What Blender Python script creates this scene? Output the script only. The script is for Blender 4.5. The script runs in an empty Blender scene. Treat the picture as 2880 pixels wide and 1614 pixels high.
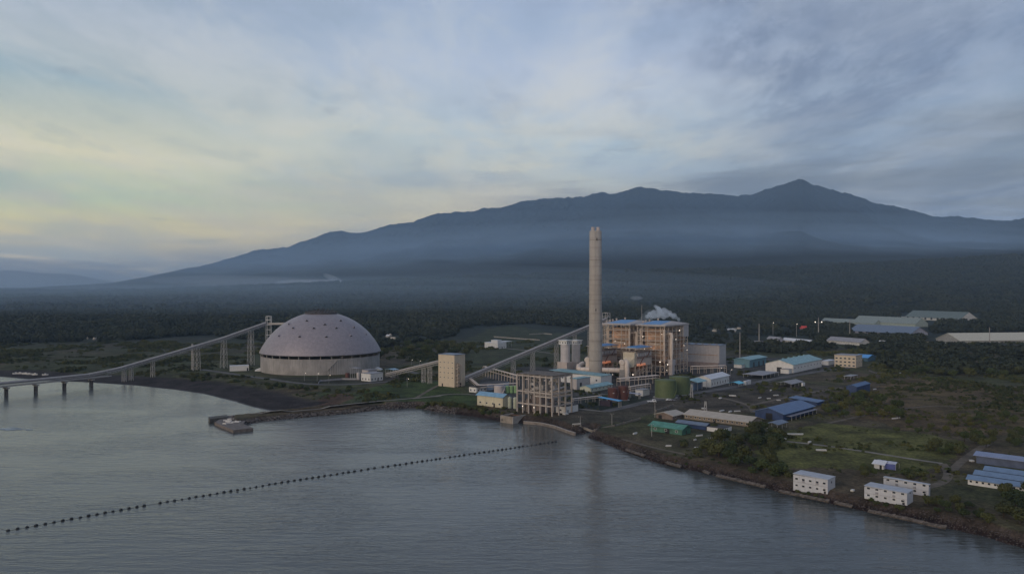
import bpy, bmesh, math, random
import numpy as np
from mathutils import Vector, Matrix
S = bpy.context.scene
C = S.collection
random.seed(7); rng = np.random.default_rng(7)
R = math.radians
# ---------------------------------------------------------------- camera, sky, sun, exposure
F = 2240.0; HZ = 807.0; CX = 1440.0; CH = 90.0          # focal length and horizon of the 2880 px photograph, camera height in metres
cam = bpy.data.cameras.new('camera'); cam.sensor_width = 36; cam.lens = 36*F/2880
cam.clip_start = 1; cam.clip_end = 90000
co = bpy.data.objects.new('camera', cam); C.objects.link(co)
co.location = (0, 0, CH); co.rotation_euler = (R(90), 0, 0)
S.camera = co
S.view_settings.view_transform = 'Standard'; S.view_settings.look = 'None'
S.view_settings.exposure = 0.0; S.view_settings.gamma = 1; S.view_settings.use_curve_mapping = False
S.cycles.volume_bounces = 3; S.cycles.max_bounces = 6; S.cycles.diffuse_bounces = 3; S.cycles.glossy_bounces = 3
S.cycles.use_denoising = True
SUN_EL, SUN_AZ = 14, -141      # elevation; azimuth clockwise from +Y

def lin(c):
    c = [x/255 for x in c]
    return tuple((x/12.92 if x <= .04045 else ((x+.055)/1.055)**2.4) for x in c) + (1,)

class NT:
    """small helper for node trees"""
    def __init__(s, t): s.t = t; s.n = t.nodes; s.l = t.links
    def new(s, typ, **k):
        n = s.n.new(typ)
        for a, b in k.items():
            if a.startswith('i_'):
                key = a[2:]; key = int(key) if key.isdigit() else key
                n.inputs[key].default_value = b
            else: setattr(n, a, b)
        return n
    def link(s, a, b): s.l.new(a, b)
    def math(s, op, a, b=None, clamp=False):
        n = s.n.new('ShaderNodeMath'); n.operation = op; n.use_clamp = clamp
        for i, v in enumerate((a, b)):
            if v is None: continue
            if isinstance(v, (int, float)): n.inputs[i].default_value = v
            else: s.l.new(v, n.inputs[i])
        return n.outputs[0]
    def ramp(s, fac, stops, interp='LINEAR'):
        n = s.n.new('ShaderNodeValToRGB'); n.color_ramp.interpolation = interp
        e = n.color_ramp.elements
        while len(e) > 1: e.remove(e[-1])
        e[0].position = stops[0][0]; e[0].color = stops[0][1]
        for p, c in stops[1:]:
            x = e.new(p); x.color = c
        if fac is not None: s.l.new(fac, n.inputs[0])
        return n.outputs[0]
    def mix(s, fac, a, b, typ='MIX'):
        n = s.n.new('ShaderNodeMix'); n.data_type = 'RGBA'; n.blend_type = typ
        for i, v in ((0, fac), (6, a), (7, b)):
            if isinstance(v, (int, float)): n.inputs[i].default_value = v
            elif isinstance(v, tuple): n.inputs[i].default_value = v
            else: s.l.new(v, n.inputs[i])
        return n.outputs[2]
    def maprange(s, v, a, b, c=0, d=1, smooth=True):
        n = s.n.new('ShaderNodeMapRange'); n.interpolation_type = 'SMOOTHSTEP' if smooth else 'LINEAR'
        s.l.new(v, n.inputs[0])
        for i, x in enumerate((a, b, c, d)): n.inputs[i+1].default_value = x
        return n.outputs[0]

def make_world():
    w = bpy.data.worlds.new('World'); S.world = w; w.use_nodes = True
    t = NT(w.node_tree); t.n.clear()
    tc = t.new('ShaderNodeTexCoord'); sep = t.new('ShaderNodeSeparateXYZ'); t.link(tc.outputs['Generated'], sep.inputs[0])
    x, y, z = sep.outputs
    hor = t.math('SQRT', t.math('ADD', t.math('MULTIPLY', x, x), t.math('MULTIPLY', y, y)))
    el = t.math('DIVIDE', z, t.math('MAXIMUM', hor, .001))
    el0 = t.math('MAXIMUM', el, 0.0)
    az = t.math('DIVIDE', x, t.math('MAXIMUM', hor, .001))
    # cloud-plane coordinates: a flat deck seen in perspective
    d = t.math('ADD', t.math('MAXIMUM', z, 0.0), .07)
    cx = t.math('DIVIDE', x, d); cy = t.math('DIVIDE', y, d)
    cb = t.new('ShaderNodeCombineXYZ'); t.link(cx, cb.inputs[0]); t.link(cy, cb.inputs[1])
    def cloud(scale, rot, sx, sy, off, detail=6, rough=.55, dist=0.0):
        m = t.new('ShaderNodeMapping'); m.vector_type = 'POINT'
        m.inputs['Location'].default_value = off; m.inputs['Rotation'].default_value = (0, 0, R(rot)); m.inputs['Scale'].default_value = (sx, sy, 1)
        t.link(cb.outputs[0], m.inputs[0])
        n = t.new('ShaderNodeTexNoise', i_Scale=scale, i_Detail=detail, i_Roughness=rough, i_Distortion=dist)
        t.link(m.outputs[0], n.inputs['Vector']); return n.outputs['Fac']
    # slight waviness of the gradients so that bands are not ruler-straight
    wob = cloud(.55, 14, 1.0, .35, (3, 1, 0), 3)
    ele = t.math('ADD', el0, t.math('MULTIPLY', t.math('SUBTRACT', wob, .5), t.math('MULTIPLY', el0, .5)))
    def E(ypx): return max(0, (HZ-ypx)/F)/1.0
    def ramp(st): return t.ramp(t.math('MULTIPLY', ele, .8), [(min(1, E(a)*.8), lin(c)) for a, c in st])
    left = ramp([(807,(112,126,146)), (770,(124,138,154)), (735,(168,166,158)), (690,(222,206,160)), (640,(238,224,160)), (590,(212,222,174)), (530,(212,216,178)),
                 (470,(230,222,184)), (390,(200,202,182)), (290,(158,178,186)), (180,(164,178,190)), (0,(154,168,186)), (-600,(140,152,176)), (-1900,(124,138,164))])
    mid = ramp([(807,(140,146,154)), (640,(240,220,180)), (560,(218,210,188)), (500,(196,202,196)), (400,(176,194,206)), (300,(186,196,208)), (200,(178,190,210)), (90,(160,176,200)),
                (0,(163,176,200)), (-600,(144,158,186)), (-1900,(124,138,164))])
    right = ramp([(807,(94,106,134)), (600,(112,126,152)), (500,(136,148,160)), (420,(142,154,166)), (330,(150,166,184)), (220,(140,152,170)), (100,(133,145,166)), (0,(130,142,164)),
                  (-600,(112,124,150)), (-1900,(112,126,152))])
    a2 = t.math('ADD', az, t.math('MULTIPLY', t.math('SUBTRACT', wob, .5), .25))
    f1 = t.maprange(a2, -.50, 0.0); f2 = t.maprange(a2, .10, .50)
    base = t.mix(f2, t.mix(f1, left, mid), right)
    # thin bright cirrus
    ci = cloud(1.25, 12, 1.0, .50, (1.7, 5.2, 0), 12, .63, .35)
    ci2 = cloud(.55, -24, 1.0, .60, (8.1, 2.2, 0), 9, .56, .3)
    cirr = t.ramp(t.math('MULTIPLY', el0, 2.0), [(0, lin((210,196,172))), (.3, lin((230,220,190))), (.65, lin((190,197,208))), (1, lin((172,184,202)))])
    cirr = t.mix(t.maprange(az, .05, .6), cirr, lin((178,188,204)))
    base = t.mix(t.maprange(ci2, .46, .66, 0, .45), base, t.mix(t.maprange(az, -.5, .3), lin((146,166,178)), lin((140,162,194))))
    base = t.mix(t.maprange(ci, .44, .64, 0, .52), base, cirr)
    # darker stratus: mass on the upper right, flat bars low over the mountains, faint elsewhere
    st = cloud(.55, 16, .85, .55, (6.9, 9.9, 0), 12, .66, .4)
    wr = t.maprange(t.math('ADD', az, t.math('MULTIPLY', el0, .45)), .22, .46)
    up = t.maprange(el0, .12, .22, .15, 1)
    dm = t.math('MULTIPLY', t.maprange(t.math('ADD', st, t.math('MULTIPLY', wr, .10)), .49, .585), t.math('MULTIPLY', wr, t.math('MULTIPLY', up, .80)))
    base = t.mix(dm, base, t.mix(t.maprange(ci, .42, .62), lin((106,120,146)), lin((134,146,166))))
    lowb = cloud(.40, 5, .40, 1.1, (2.6, 7.7, 0), 10, .64, .5)
    wl = t.math('MULTIPLY', t.maprange(el0, .215, .165), t.maprange(az, -.10, .12))
    base = t.mix(t.math('MULTIPLY', t.maprange(lowb, .42, .54), t.math('MULTIPLY', wl, .90)), base, t.mix(t.maprange(ci, .4, .65), lin((112,120,132)), lin((138,144,150))))
    wl2 = t.math('MULTIPLY', t.maprange(el0, .16, .08), t.maprange(az, .0, -.15))
    base = t.mix(t.math('MULTIPLY', t.maprange(lowb, .50, .66), t.math('MULTIPLY', wl2, .28)), base, lin((160,160,148)))
    # fine wind-combed texture
    fine = cloud(3.6, 14, .9, .40, (3.3, 6.1, 0), 10, .68, .3)
    fm = t.math('MULTIPLY', t.maprange(fine, .48, .64), t.maprange(el0, .04, .16))
    base = t.mix(t.math('MULTIPLY', fm, .20), base, t.mix(t.maprange(az, .05, .4), lin((214,214,208)), lin((166,176,192))))
    fd = t.math('MULTIPLY', t.maprange(fine, .50, .36), t.maprange(el0, .04, .16))
    base = t.mix(t.math('MULTIPLY', fd, .20), base, t.mix(t.maprange(az, -.5, .2), lin((140,160,168)), lin((120,136,164))))
    # small torn scraps
    sc = cloud(2.6, 8, .7, .5, (0.3, 3.1, 0), 6, .55, .2)
    sm = cloud(.5, 0, 1, 1, (5.3, 0.1, 0), 2)
    base = t.mix(t.math('MULTIPLY', t.maprange(sc, .64, .72), t.math('MULTIPLY', t.maprange(sm, .53, .60), .40)), base, lin((128,142,156)))
    sky = t.new('ShaderNodeTexSky', sky_type='NISHITA', sun_disc=False, sun_elevation=R(SUN_EL), sun_rotation=R(SUN_AZ), altitude=90)
    nk = t.mix(1.0, sky.outputs[0], (.07, .07, .07, 1), 'MULTIPLY')      # the clear sky above the cloud deck at 0.07
    base = t.mix(.93, nk, base)
    bg = t.new('ShaderNodeBackground', i_Strength=1.22); t.link(base, bg.inputs[0])
    o = t.new('ShaderNodeOutputWorld'); t.link(bg.outputs[0], o.inputs[0])
make_world()
sl = bpy.data.lights.new('sun', 'SUN'); sl.energy = 1.5; sl.angle = R(45); sl.color = (1, .80, .62)
so = bpy.data.objects.new('sun', sl); C.objects.link(so)
dv = Vector((math.sin(R(SUN_AZ))*math.cos(R(SUN_EL)), math.cos(R(SUN_AZ))*math.cos(R(SUN_EL)), math.sin(R(SUN_EL))))
so.rotation_euler = dv.to_track_quat('Z', 'Y').to_euler()

# ---------------------------------------------------------------- noise and terrain height
def _h(i, j, s):
    i = i.astype(np.int64); j = j.astype(np.int64)
    n = (i*374761393 + j*668265263 + s*1274126177) & 0x7fffffff
    n = ((n ^ (n >> 13))*1274126177) & 0x7fffffff
    return ((n ^ (n >> 16)) & 0xffff)/65535.0
def vnoise(x, y, s=0):
    i = np.floor(x); j = np.floor(y); fx = x-i; fy = y-j
    fx = fx*fx*(3-2*fx); fy = fy*fy*(3-2*fy)
    a = _h(i, j, s); b = _h(i+1, j, s); c = _h(i, j+1, s); d = _h(i+1, j+1, s)
    return (a*(1-fx)+b*fx)*(1-fy)+(c*(1-fx)+d*fx)*fy
def fbm(x, y, s=0, o=4):
    v = 0; a = .5; t = 0
    for k in range(o): v = v+a*vnoise(x*2**k+17.3*k, y*2**k+9.1*k, s+k); t += a; a *= .5
    return v/t
def W0(px, py, z=0.0):
    D = (CH-z)*F/(py-HZ); return ((px-CX)/F*D, D)
shore_px = [(0,1059),(118,1070),(200,1073),(265,1076),(383,1084),(501,1097),(575,1108),(664,1130),(708,1144),(760,1155),(794,1157.5),
  (700,1169),(637,1175),(632,1190),(660,1197),(694,1193),(738,1184),(854,1173),(971,1163),(1087,1150),(1174,1146),(1233,1159),(1280,1164),(1354,1175),(1404,1185),
  (1470,1190),(1520,1194),(1560,1203),(1600,1218),(1640,1221),(1650,1216),(1667,1211),(1655,1230),(1700,1246),(1740,1263),(1856,1304),(1939,1321),(2039,1343),(2139,1368),(2205,1386),(2305,1409),
  (2406,1432),(2473,1446),(2572,1464),(2672,1486),(2772,1509),(2880,1542)]
coast = [(-4000,640),(-900,740)]+[W0(*p) for p in shore_px]+[(260,205),(420,120),(3000,-300)]
NB = 12       # the first segments are sandy beach
polyc = np.array(coast+[(60000,-300),(60000,60000),(-60000,60000),(-60000,640)])
cst = np.array(coast)
def inside(x, y, P):
    r = np.zeros(x.shape, bool); n = len(P)
    for i in range(n):
        x1, y1 = P[i]; x2, y2 = P[(i+1) % n]
        if y1 == y2: continue
        c = ((y1 > y) != (y2 > y)) & (x < (x2-x1)*(y-y1)/(y2-y1)+x1)
        r ^= c
    return r
def sdist(x, y):
    best = np.full(x.shape, 1e12); idx = np.zeros(x.shape, int)
    for i in range(len(cst)-1):
        a = cst[i]; d = cst[i+1]-a
        t = np.clip(((x-a[0])*d[0]+(y-a[1])*d[1])/(d@d), 0, 1)
        q = (x-a[0]-t*d[0])**2+(y-a[1]-t*d[1])**2
        m = q < best; best = np.where(m, q, best); idx = np.where(m, i, idx)
    s = np.sqrt(best); return np.where(inside(x, y, polyc), s, -s), idx
LZ = 4.0
def ip(px, T): return np.interp(px, [a for a, b in T], [b for a, b in T])
foot_T = [(-1200,826),(0,824),(400,821),(700,812),(1000,800),(1200,792),(1450,782),(1790,771),(2236,758),(2570,742),(2880,722),(4200,700)]
ridge_T = [(a*1.118, b*1.118) for a, b in [(-1000,724),(60,723),(130,719),(220,715),(280,711),(340,701),(400,690),(500,670),(560,655),(600,644),(640,631),(680,626),(720,622),(760,608),(800,594),(830,585),(855,581),(880,585),(905,587),(935,579),(965,569),(980,566),(1000,564),(1040,559),(1070,546),(1100,537),(1125,535),(1160,532),
   (1190,531),(1220,523),(1260,524),(1285,516),(1310,506),(1350,503),(1400,500),(1440,498),(1470,495),(1495,488),(1515,484),(1535,488),(1560,484),(1585,476),(1605,472),(1640,474),(1670,479),(1690,480),(1715,485),(1745,484),(1780,486),(1820,490),(1850,493),(1890,491),(1905,484),(1920,477),(1945,472),(1960,467),(1980,461),(2000,455),(2010,450),(2020,449),(2032,456),(2048,464),
   (2080,473),(2110,482),(2150,491),(2180,502),(2205,513),(2245,517),(2290,528),(2340,541),(2370,545),(2395,543),(2430,546),(2480,553),(2530,557),(2576,550),(2700,530),(3600,600)]]
DR = 11000.0
def height(x, y, full=False):
    x = np.atleast_1d(np.asarray(x, float)); y = np.atleast_1d(np.asarray(y, float))
    near = y < 1500
    sd = np.full(x.shape, 400.0); idx = np.full(x.shape, 99)
    if near.any():
        s_, i_ = sdist(x[near], y[near]); sd[near] = s_; idx[near] = i_
    beach = idx < NB
    cause = (idx >= NB-1) & (idx < 21)
    nz = (fbm(x*.35, y*.35, 3, 3)-.5)
    bank = np.clip((sd+nz*1.6)*np.where(cause, .42, .75), -6, 99)
    z = np.where(beach, np.where(sd > 0, np.minimum(sd*.055, 4), np.maximum(sd*.1, -6)), bank)
    top = np.where(cause & (sd < 14), 2.8, LZ)
    z = np.minimum(z, top)
    px = CX+F*x/np.maximum(y, 1)
    fz = CH+(HZ-ip(px, foot_T))*5000/F
    w = np.clip((y-1300)/3700, 0, 1)**2.2
    plain = LZ+(fz-LZ)*w+(fbm(x*.002, y*.002, 5, 4)-.5)*26*np.clip((y-1500)/1500, 0, 1)
    z = np.where(y > 1300, plain, z)
    yr = ip(px, ridge_T)
    rz = CH+(HZ-yr)*DR/F
    s = np.clip((y-5000)/(DR-5000), 0, 1)
    pw = 1.35
    n1 = 1-np.abs(2*fbm(x*.00065, y*.00035, 11, 5)-1)
    n2 = fbm(x*.0028, y*.0014, 21, 5)-.5
    m = fz+(rz-fz)*s**pw+(n1-.72)*(rz-fz)*.13*np.sin(np.pi*np.clip(s, 0, 1))**.8+n2*70*np.clip(s*2, 0, 1)*np.clip((rz-fz)/500, 0, 1)*np.where(s > .93, .45, 1)
    m = m+(fbm(x*.018, y*.01, 25, 3)-.5)*34*np.clip(s*1.5-.2, 0, 1)*np.clip((rz-fz)/400, 0, 1)
    m = np.where(y > DR, rz-(y-DR)*.22+n2*12, m)
    z = np.where(y > 5000, m, z)
    return (z, sd, idx) if full else z
def hz1(x, y): return float(height(x, y)[0])
def G(px, py, lift=0.0):
    """the point of the ground seen at a pixel of the photograph"""
    z = LZ
    for k in range(12):
        D = (CH-z)*F/(py-HZ); x = (px-CX)/F*D
        z = .5*z+.5*hz1(x, D)
    z = hz1(x, D)
    return Vector((x, D, z+lift))
def ZY(py, D): return CH-(py-HZ)*D/F
def PXD(px, D, z=0): return Vector(((px-CX)/F*D, D, z))
# ---------------------------------------------------------------- materials
MATS = {}
def mat(name, col, rough=.7, metal=0, var=.18, scale=.35, streak=0, bump=0, lines=None, emit=None, spec=None, dirt=None):
    """col in 0-255 sRGB or linear floats; var = tone variation by object-space noise; streak = vertical weathering; lines=(spacing, strength, axis)"""
    if name in MATS: return MATS[name]
    m = bpy.data.materials.new(name); m.use_nodes = True; MATS[name] = m
    t = NT(m.node_tree); b = t.n['Principled BSDF']
    c = tuple(col)+(1,) if max(col) <= 1 else lin(col)
    b.inputs['Roughness'].default_value = rough; b.inputs['Metallic'].default_value = metal
    if spec is not None: b.inputs['Specular IOR Level'].default_value = spec
    tc = t.new('ShaderNodeTexCoord')
    n = t.new('ShaderNodeTexNoise', i_Scale=scale, i_Detail=5, i_Roughness=.6); t.link(tc.outputs['Object'], n.inputs['Vector'])
    dark = tuple(x*(1-var) for x in c[:3])+(1,); lite = tuple(min(1, x*(1+var)) for x in c[:3])+(1,)
    out = t.mix(t.maprange(n.outputs['Fac'], .32, .68), dark, lite)
    if streak:
        mp = t.new('ShaderNodeMapping'); mp.inputs['Scale'].default_value = (1.2, 1.2, .08); t.link(tc.outputs['Object'], mp.inputs[0])
        s = t.new('ShaderNodeTexNoise', i_Scale=.8, i_Detail=6, i_Roughness=.65); t.link(mp.outputs[0], s.inputs['Vector'])
        dc = dirt or tuple(x*.45 for x in c[:3])
        out = t.mix(t.maprange(s.outputs['Fac'], .50, .72, 0, streak), out, tuple(dc)+(1,))
    if lines:
        sp, stg, ax = lines
        s3 = t.new('ShaderNodeSeparateXYZ'); t.link(tc.outputs['Object'], s3.inputs[0])
        w = t.math('FRACT', t.math('DIVIDE', s3.outputs[ax], sp))
        out = t.mix(t.math('MULTIPLY', t.math('LESS_THAN', w, .16), stg), out, tuple(x*.5 for x in c[:3])+(1,))
    t.link(out, b.inputs['Base Color'])
    if bump:
        bn = t.new('ShaderNodeBump', i_Strength=bump, i_Distance=.2); t.link(n.outputs['Fac'], bn.inputs['Height']); t.link(bn.outputs[0], b.inputs['Normal'])
    if emit:
        b.inputs['Emission Color'].default_value = lin(emit[0]); b.inputs['Emission Strength'].default_value = emit[1]
    return m
M_conc = mat('concrete', (.30,.275,.25), .85, streak=.55, var=.15, bump=.2)
M_concd = mat('concrete_dark', (.17,.15,.145), .9, streak=.5, var=.25)
M_chim = mat('chimney_concrete', (.36,.32,.28), .85, streak=.35, var=.08, scale=.12, lines=(8.7,.22,2))
M_dark = mat('dark_opening', (.012,.012,.015), .4, var=.1)
M_glass = mat('window_glass', (.03,.035,.045), .15, var=.2)
M_white = mat('white_paint', (.62,.60,.57), .6, streak=.22, var=.07)
M_cream = mat('cream_cladding', (.55,.45,.33), .6, streak=.15, var=.05, lines=(2.1,.12,1))
M_beige = mat('beige_wall', (.46,.40,.31), .7, streak=.3, var=.1)
M_tan = mat('tan_cladding', (.42,.27,.18), .75, streak=.4, var=.14)
M_grayc = mat('grey_cladding', (.45,.405,.385), .6, streak=.25, var=.08, lines=(3.0,.12,1))
M_steel = mat('painted_steel', (.52,.42,.33), .55, var=.12)
M_steelg = mat('galvanised_steel', (.40,.38,.36), .5, metal=.2, var=.12)
M_blue = mat('blue_roof', (.055,.19,.46), .45, var=.14, lines=(1.1,.18,1), streak=.1)
M_skyb = mat('pale_blue_roof', (.19,.34,.46), .45, var=.14, lines=(1.1,.15,1), streak=.12)
M_teal = mat('teal_roof', (.21,.36,.38), .5, var=.22, lines=(1.3,.15,1), streak=.12)
M_navy = mat('navy_roof', (.045,.10,.22), .5, var=.16, lines=(1.0,.18,1))
M_navyw = mat('navy_wall', (.025,.05,.13), .6, var=.2)
M_blug = mat('blue_grey_roof', (.13,.165,.225), .5, var=.14, lines=(1.0,.18,1), streak=.15)
M_green = mat('green_roof', (.07,.22,.165), .6, var=.22, lines=(1.1,.18,1))
M_greenw = mat('green_wall', (.05,.14,.10), .7, var=.2)
M_tank = mat('green_tank_paint', (.098,.125,.052), .6, var=.1, streak=.18)
M_brown = mat('maroon_tank_paint', (.105,.035,.025), .6, var=.12)
M_creamr = mat('cream_metal_roof', (.42,.36,.29), .6, var=.1, lines=(1.0,.12,1), streak=.2)
M_greyr = mat('grey_metal_roof', (.27,.26,.27), .6, var=.16, lines=(1.2,.15,1), streak=.3)
M_whiter = mat('white_metal_roof', (.58,.58,.60), .5, var=.1, lines=(1.2,.12,1), streak=.2)
M_dkroof = mat('dark_flat_roof', (.06,.055,.055), .9, var=.3)
M_mint = mat('mint_roof', (.21,.24,.22), .6, var=.15, lines=(2,.15,1))
M_conv = mat('conveyor_cladding', (.33,.30,.28), .55, var=.1, streak=.15)
M_duct = mat('duct_cladding', (.62,.52,.44), .5, var=.07)
M_asph = mat('asphalt', (.095,.088,.085), .9, var=.3, scale=.08)
M_cpath = mat('concrete_path', (.20,.175,.145), .9, var=.25, scale=.15)
M_red = mat('red_paint', (.22,.03,.02), .6)
M_lamp = mat('lamp_light', (1,.9,.8), emit=((255,236,214), 3))
M_warm = mat('hopper_glow', (.8,.45,.3), emit=((255,150,95), .16))  # orange lamplight on the hopper drums, put into the material as emission
M_trunk = mat('bark', (.05,.038,.028), .9)
M_buoy = mat('black_drum', (.006,.006,.007), .5)
M_rust = mat('rusty_steel', (.16,.06,.035), .8, var=.35, scale=.8)
M_car = mat('vehicle_paint', (.6,.6,.6), .3)
M_tyre = mat('tyre_rubber', (.02,.02,.02), .8)

def terrain_mat():
    m = bpy.data.materials.new('ground'); m.use_nodes = True; t = NT(m.node_tree); b = t.n['Principled BSDF']
    b.inputs['Roughness'].default_value = .95; b.inputs['Specular IOR Level'].default_value = .15
    a = t.new('ShaderNodeAttribute', attribute_name='Col')
    g = t.new('ShaderNodeNewGeometry')
    n1 = t.new('ShaderNodeTexNoise', i_Scale=.06, i_Detail=9, i_Roughness=.68); t.link(g.outputs['Position'], n1.inputs['Vector'])
    n2 = t.new('ShaderNodeTexNoise', i_Scale=.55, i_Detail=6, i_Roughness=.7); t.link(g.outputs['Position'], n2.inputs['Vector'])
    k = t.math('MULTIPLY', t.maprange(n1.outputs['Fac'], .3, .7, .45, 1.6), t.maprange(n2.outputs['Fac'], .3, .7, .55, 1.45))
    cc = t.new('ShaderNodeCombineXYZ'); 
    for i in range(3): t.link(k, cc.inputs[i])
    o = t.mix(1.0, a.outputs['Color'], cc.outputs[0], 'MULTIPLY'); t.link(o, b.inputs['Base Color'])
    bn = t.new('ShaderNodeBump', i_Strength=.5, i_Distance=.8); t.link(n2.outputs['Fac'], bn.inputs['Height']); t.link(bn.outputs[0], b.inputs['Normal'])
    return m
def water_mat():
    m = bpy.data.materials.new('sea_water'); m.use_nodes = True; t = NT(m.node_tree); b = t.n['Principled BSDF']
    b.inputs['Base Color'].default_value = (.072,.078,.074,1); b.inputs['Roughness'].default_value = .15; b.inputs['IOR'].default_value = 1.333
    b.inputs['Specular IOR Level'].default_value = .5
    g = t.new('ShaderNodeNewGeometry')
    def wv(scale, sx, sy, rot, det, off=0):
        mp = t.new('ShaderNodeMapping'); mp.inputs['Scale'].default_value = (sx, sy, 1); mp.inputs['Rotation'].default_value = (0, 0, R(rot)); mp.inputs['Location'].default_value = (off, off, 0)
        t.link(g.outputs['Position'], mp.inputs[0])
        n = t.new('ShaderNodeTexNoise', i_Scale=scale, i_Detail=det, i_Roughness=.6, i_Distortion=.3); t.link(mp.outputs[0], n.inputs['Vector']); return n.outputs['Fac']
    a = wv(.16, .38, 1.5, 8, 3); c = wv(.55, .45, 1.5, 16, 3, 40); big = wv(.012, 1, 1.6, 20, 4, 90)
    amp = t.maprange(big, .38, .62, .55, 1.25)
    h = t.math('MULTIPLY', t.math('ADD', t.math('MULTIPLY', a, 1.5), t.math('MULTIPLY', c, .42)), amp)
    bn = t.new('ShaderNodeBump', i_Strength=1.0, i_Distance=.27); t.link(h, bn.inputs['Height']); t.link(bn.outputs[0], b.inputs['Normal'])
    return m
def foliage_mat(name, c1, c2):
    m = bpy.data.materials.new(name); m.use_nodes = True; t = NT(m.node_tree); b = t.n['Principled BSDF']
    b.inputs['Roughness'].default_value = .8; b.inputs['Specular IOR Level'].default_value = .2
    oi = t.new('ShaderNodeObjectInfo'); g = t.new('ShaderNodeNewGeometry')
    n = t.new('ShaderNodeTexNoise', i_Scale=.25, i_Detail=4); t.link(g.outputs['Position'], n.inputs['Vector'])
    n2 = t.new('ShaderNodeTexNoise', i_Scale=.006, i_Detail=5); t.link(g.outputs['Position'], n2.inputs['Vector'])
    f = t.math('ADD', t.math('MULTIPLY', oi.outputs['Random'], .35), t.math('ADD', t.math('MULTIPLY', n.outputs['Fac'], .3), t.math('MULTIPLY', t.maprange(n2.outputs['Fac'], .35, .65), .35)))
    r = t.ramp(f, [(.1, c1+(1,)), (.6, c2+(1,)), (.85, (c2[0]*1.35, c2[1]*1.2, c2[2]*.9, 1)), (1, (c1[0]*1.8, c1[1]*1.0, c1[2]*.9, 1))])
    t.link(r, b.inputs['Base Color'])
    return m
M_leafA = foliage_mat('broadleaf_foliage', (.020,.030,.013), (.052,.068,.022))
M_leafB = foliage_mat('olive_foliage', (.036,.042,.016), (.078,.082,.028))
M_leafF = foliage_mat('forest_foliage', (.020,.027,.018), (.036,.043,.025))

# ---------------------------------------------------------------- builders
def link(o, parent=None):
    C.objects.link(o)
    if parent is not None: o.parent = parent
    return o
def tag(o, label, cat, group=None):
    o['label'] = label; o['category'] = cat
    if group: o['group'] = group
    return o
def thing(name, label, cat, loc=(0,0,0), ang=0, group=None):
    o = bpy.data.objects.new(name, None); o.location = loc; o.rotation_euler = (0, 0, R(ang)); o.empty_display_size = 1
    link(o); return tag(o, label, cat, group)
class MB:
    def __init__(s): s.v = []; s.f = []; s.smooth = set()
    def add(s, vs, fs, sm=False):
        k = len(s.v); s.v += [tuple(v) for v in vs]
        for f in fs:
            if sm: s.smooth.add(len(s.f))
            s.f.append(tuple(i+k for i in f))
        return s
    def box(s, x0, y0, z0, x1, y1, z1):
        return s.add([(x0,y0,z0),(x1,y0,z0),(x1,y1,z0),(x0,y1,z0),(x0,y0,z1),(x1,y0,z1),(x1,y1,z1),(x0,y1,z1)],
                     [(0,3,2,1),(4,5,6,7),(0,1,5,4),(1,2,6,5),(2,3,7,6),(3,0,4,7)])
    def beam(s, p, q, w=.3, h=None):
        h = h or w; p = Vector(p); q = Vector(q); d = q-p
        if d.length < 1e-6: return s
        d.normalize(); up = Vector((0,0,1)) if abs(d.z) < .95 else Vector((1,0,0))
        a = d.cross(up).normalized()*w/2; b = a.cross(d).normalized()*h/2
        vs = [p-a-b, p+a-b, p+a+b, p-a+b, q-a-b, q+a-b, q+a+b, q-a+b]
        return s.add(vs, [(0,1,2,3),(7,6,5,4),(1,0,4,5),(2,1,5,6),(3,2,6,7),(0,3,7,4)])
    def lathe(s, prof, c=(0,0), n=32, sm=True, caps=True, r0=0):
        vs = []; fs = []
        for (r, z) in prof:
            for i in range(n):
                a = 2*math.pi*i/n+r0; vs.append((c[0]+r*math.cos(a), c[1]+r*math.sin(a), z))
        m = len(prof)
        for j in range(m-1):
            for i in range(n): fs.append((j*n+i, j*n+(i+1) % n, (j+1)*n+(i+1) % n, (j+1)*n+i))
        s.add(vs, fs, sm)
        if caps:
            if prof[0][0] > 0: s.add([v for v in vs[:n]], [tuple(range(n))[::-1]])
            if prof[-1][0] > 0: s.add([v for v in vs[-n:]], [tuple(range(n))])
        return s
    def tube(s, pts, r, n=12, sm=True):
        pts = [Vector(p) for p in pts]; vs = []; fs = []
        for k, p in enumerate(pts):
            d = (pts[min(k+1, len(pts)-1)]-pts[max(k-1, 0)]).normalized()
            up = Vector((0,0,1)) if abs(d.z) < .9 else Vector((1,0,0))
            a = d.cross(up).normalized(); b = a.cross(d).normalized()
            rr = r[k] if isinstance(r, (list, tuple)) else r
            for i in range(n):
                t = 2*math.pi*i/n; vs.append(p+a*rr*math.cos(t)+b*rr*math.sin(t))
        for k in range(len(pts)-1):
            for i in range(n): fs.append((k*n+i, k*n+(i+1) % n, (k+1)*n+(i+1) % n, (k+1)*n+i))
        s.add(vs, fs, sm); s.add(vs[:n], [tuple(range(n))[::-1]]); s.add(vs[-n:], [tuple(range(n))]); return s
    def prism(s, poly, z0, z1):
        n = len(poly); vs = [(x, y, z0) for x, y in poly]+[(x, y, z1) for x, y in poly]
        return s.add(vs, [tuple(range(n))[::-1], tuple(range(n, 2*n))]+[(i, (i+1) % n, n+(i+1) % n, n+i) for i in range(n)])
    def build(s, name, m, parent=None, loc=None):
        me = bpy.data.meshes.new(name); me.from_pydata(s.v, [], s.f); me.materials.append(m)
        if s.smooth:
            me.polygons.foreach_set('use_smooth', [i in s.smooth for i in range(len(s.f))])
        me.update(); o = bpy.data.objects.new(name, me)
        if loc: o.location = loc
        return link(o, parent)
def copy_tree(o, parent=None):
    c = o.copy(); link(c)
    if parent is not None: c.parent = parent
    for ch in list(o.children): copy_tree(ch, c)
    return c
def struct(o): o['kind'] = 'structure'; return o
def stuff(o): o['kind'] = 'stuff'; return o

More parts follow.
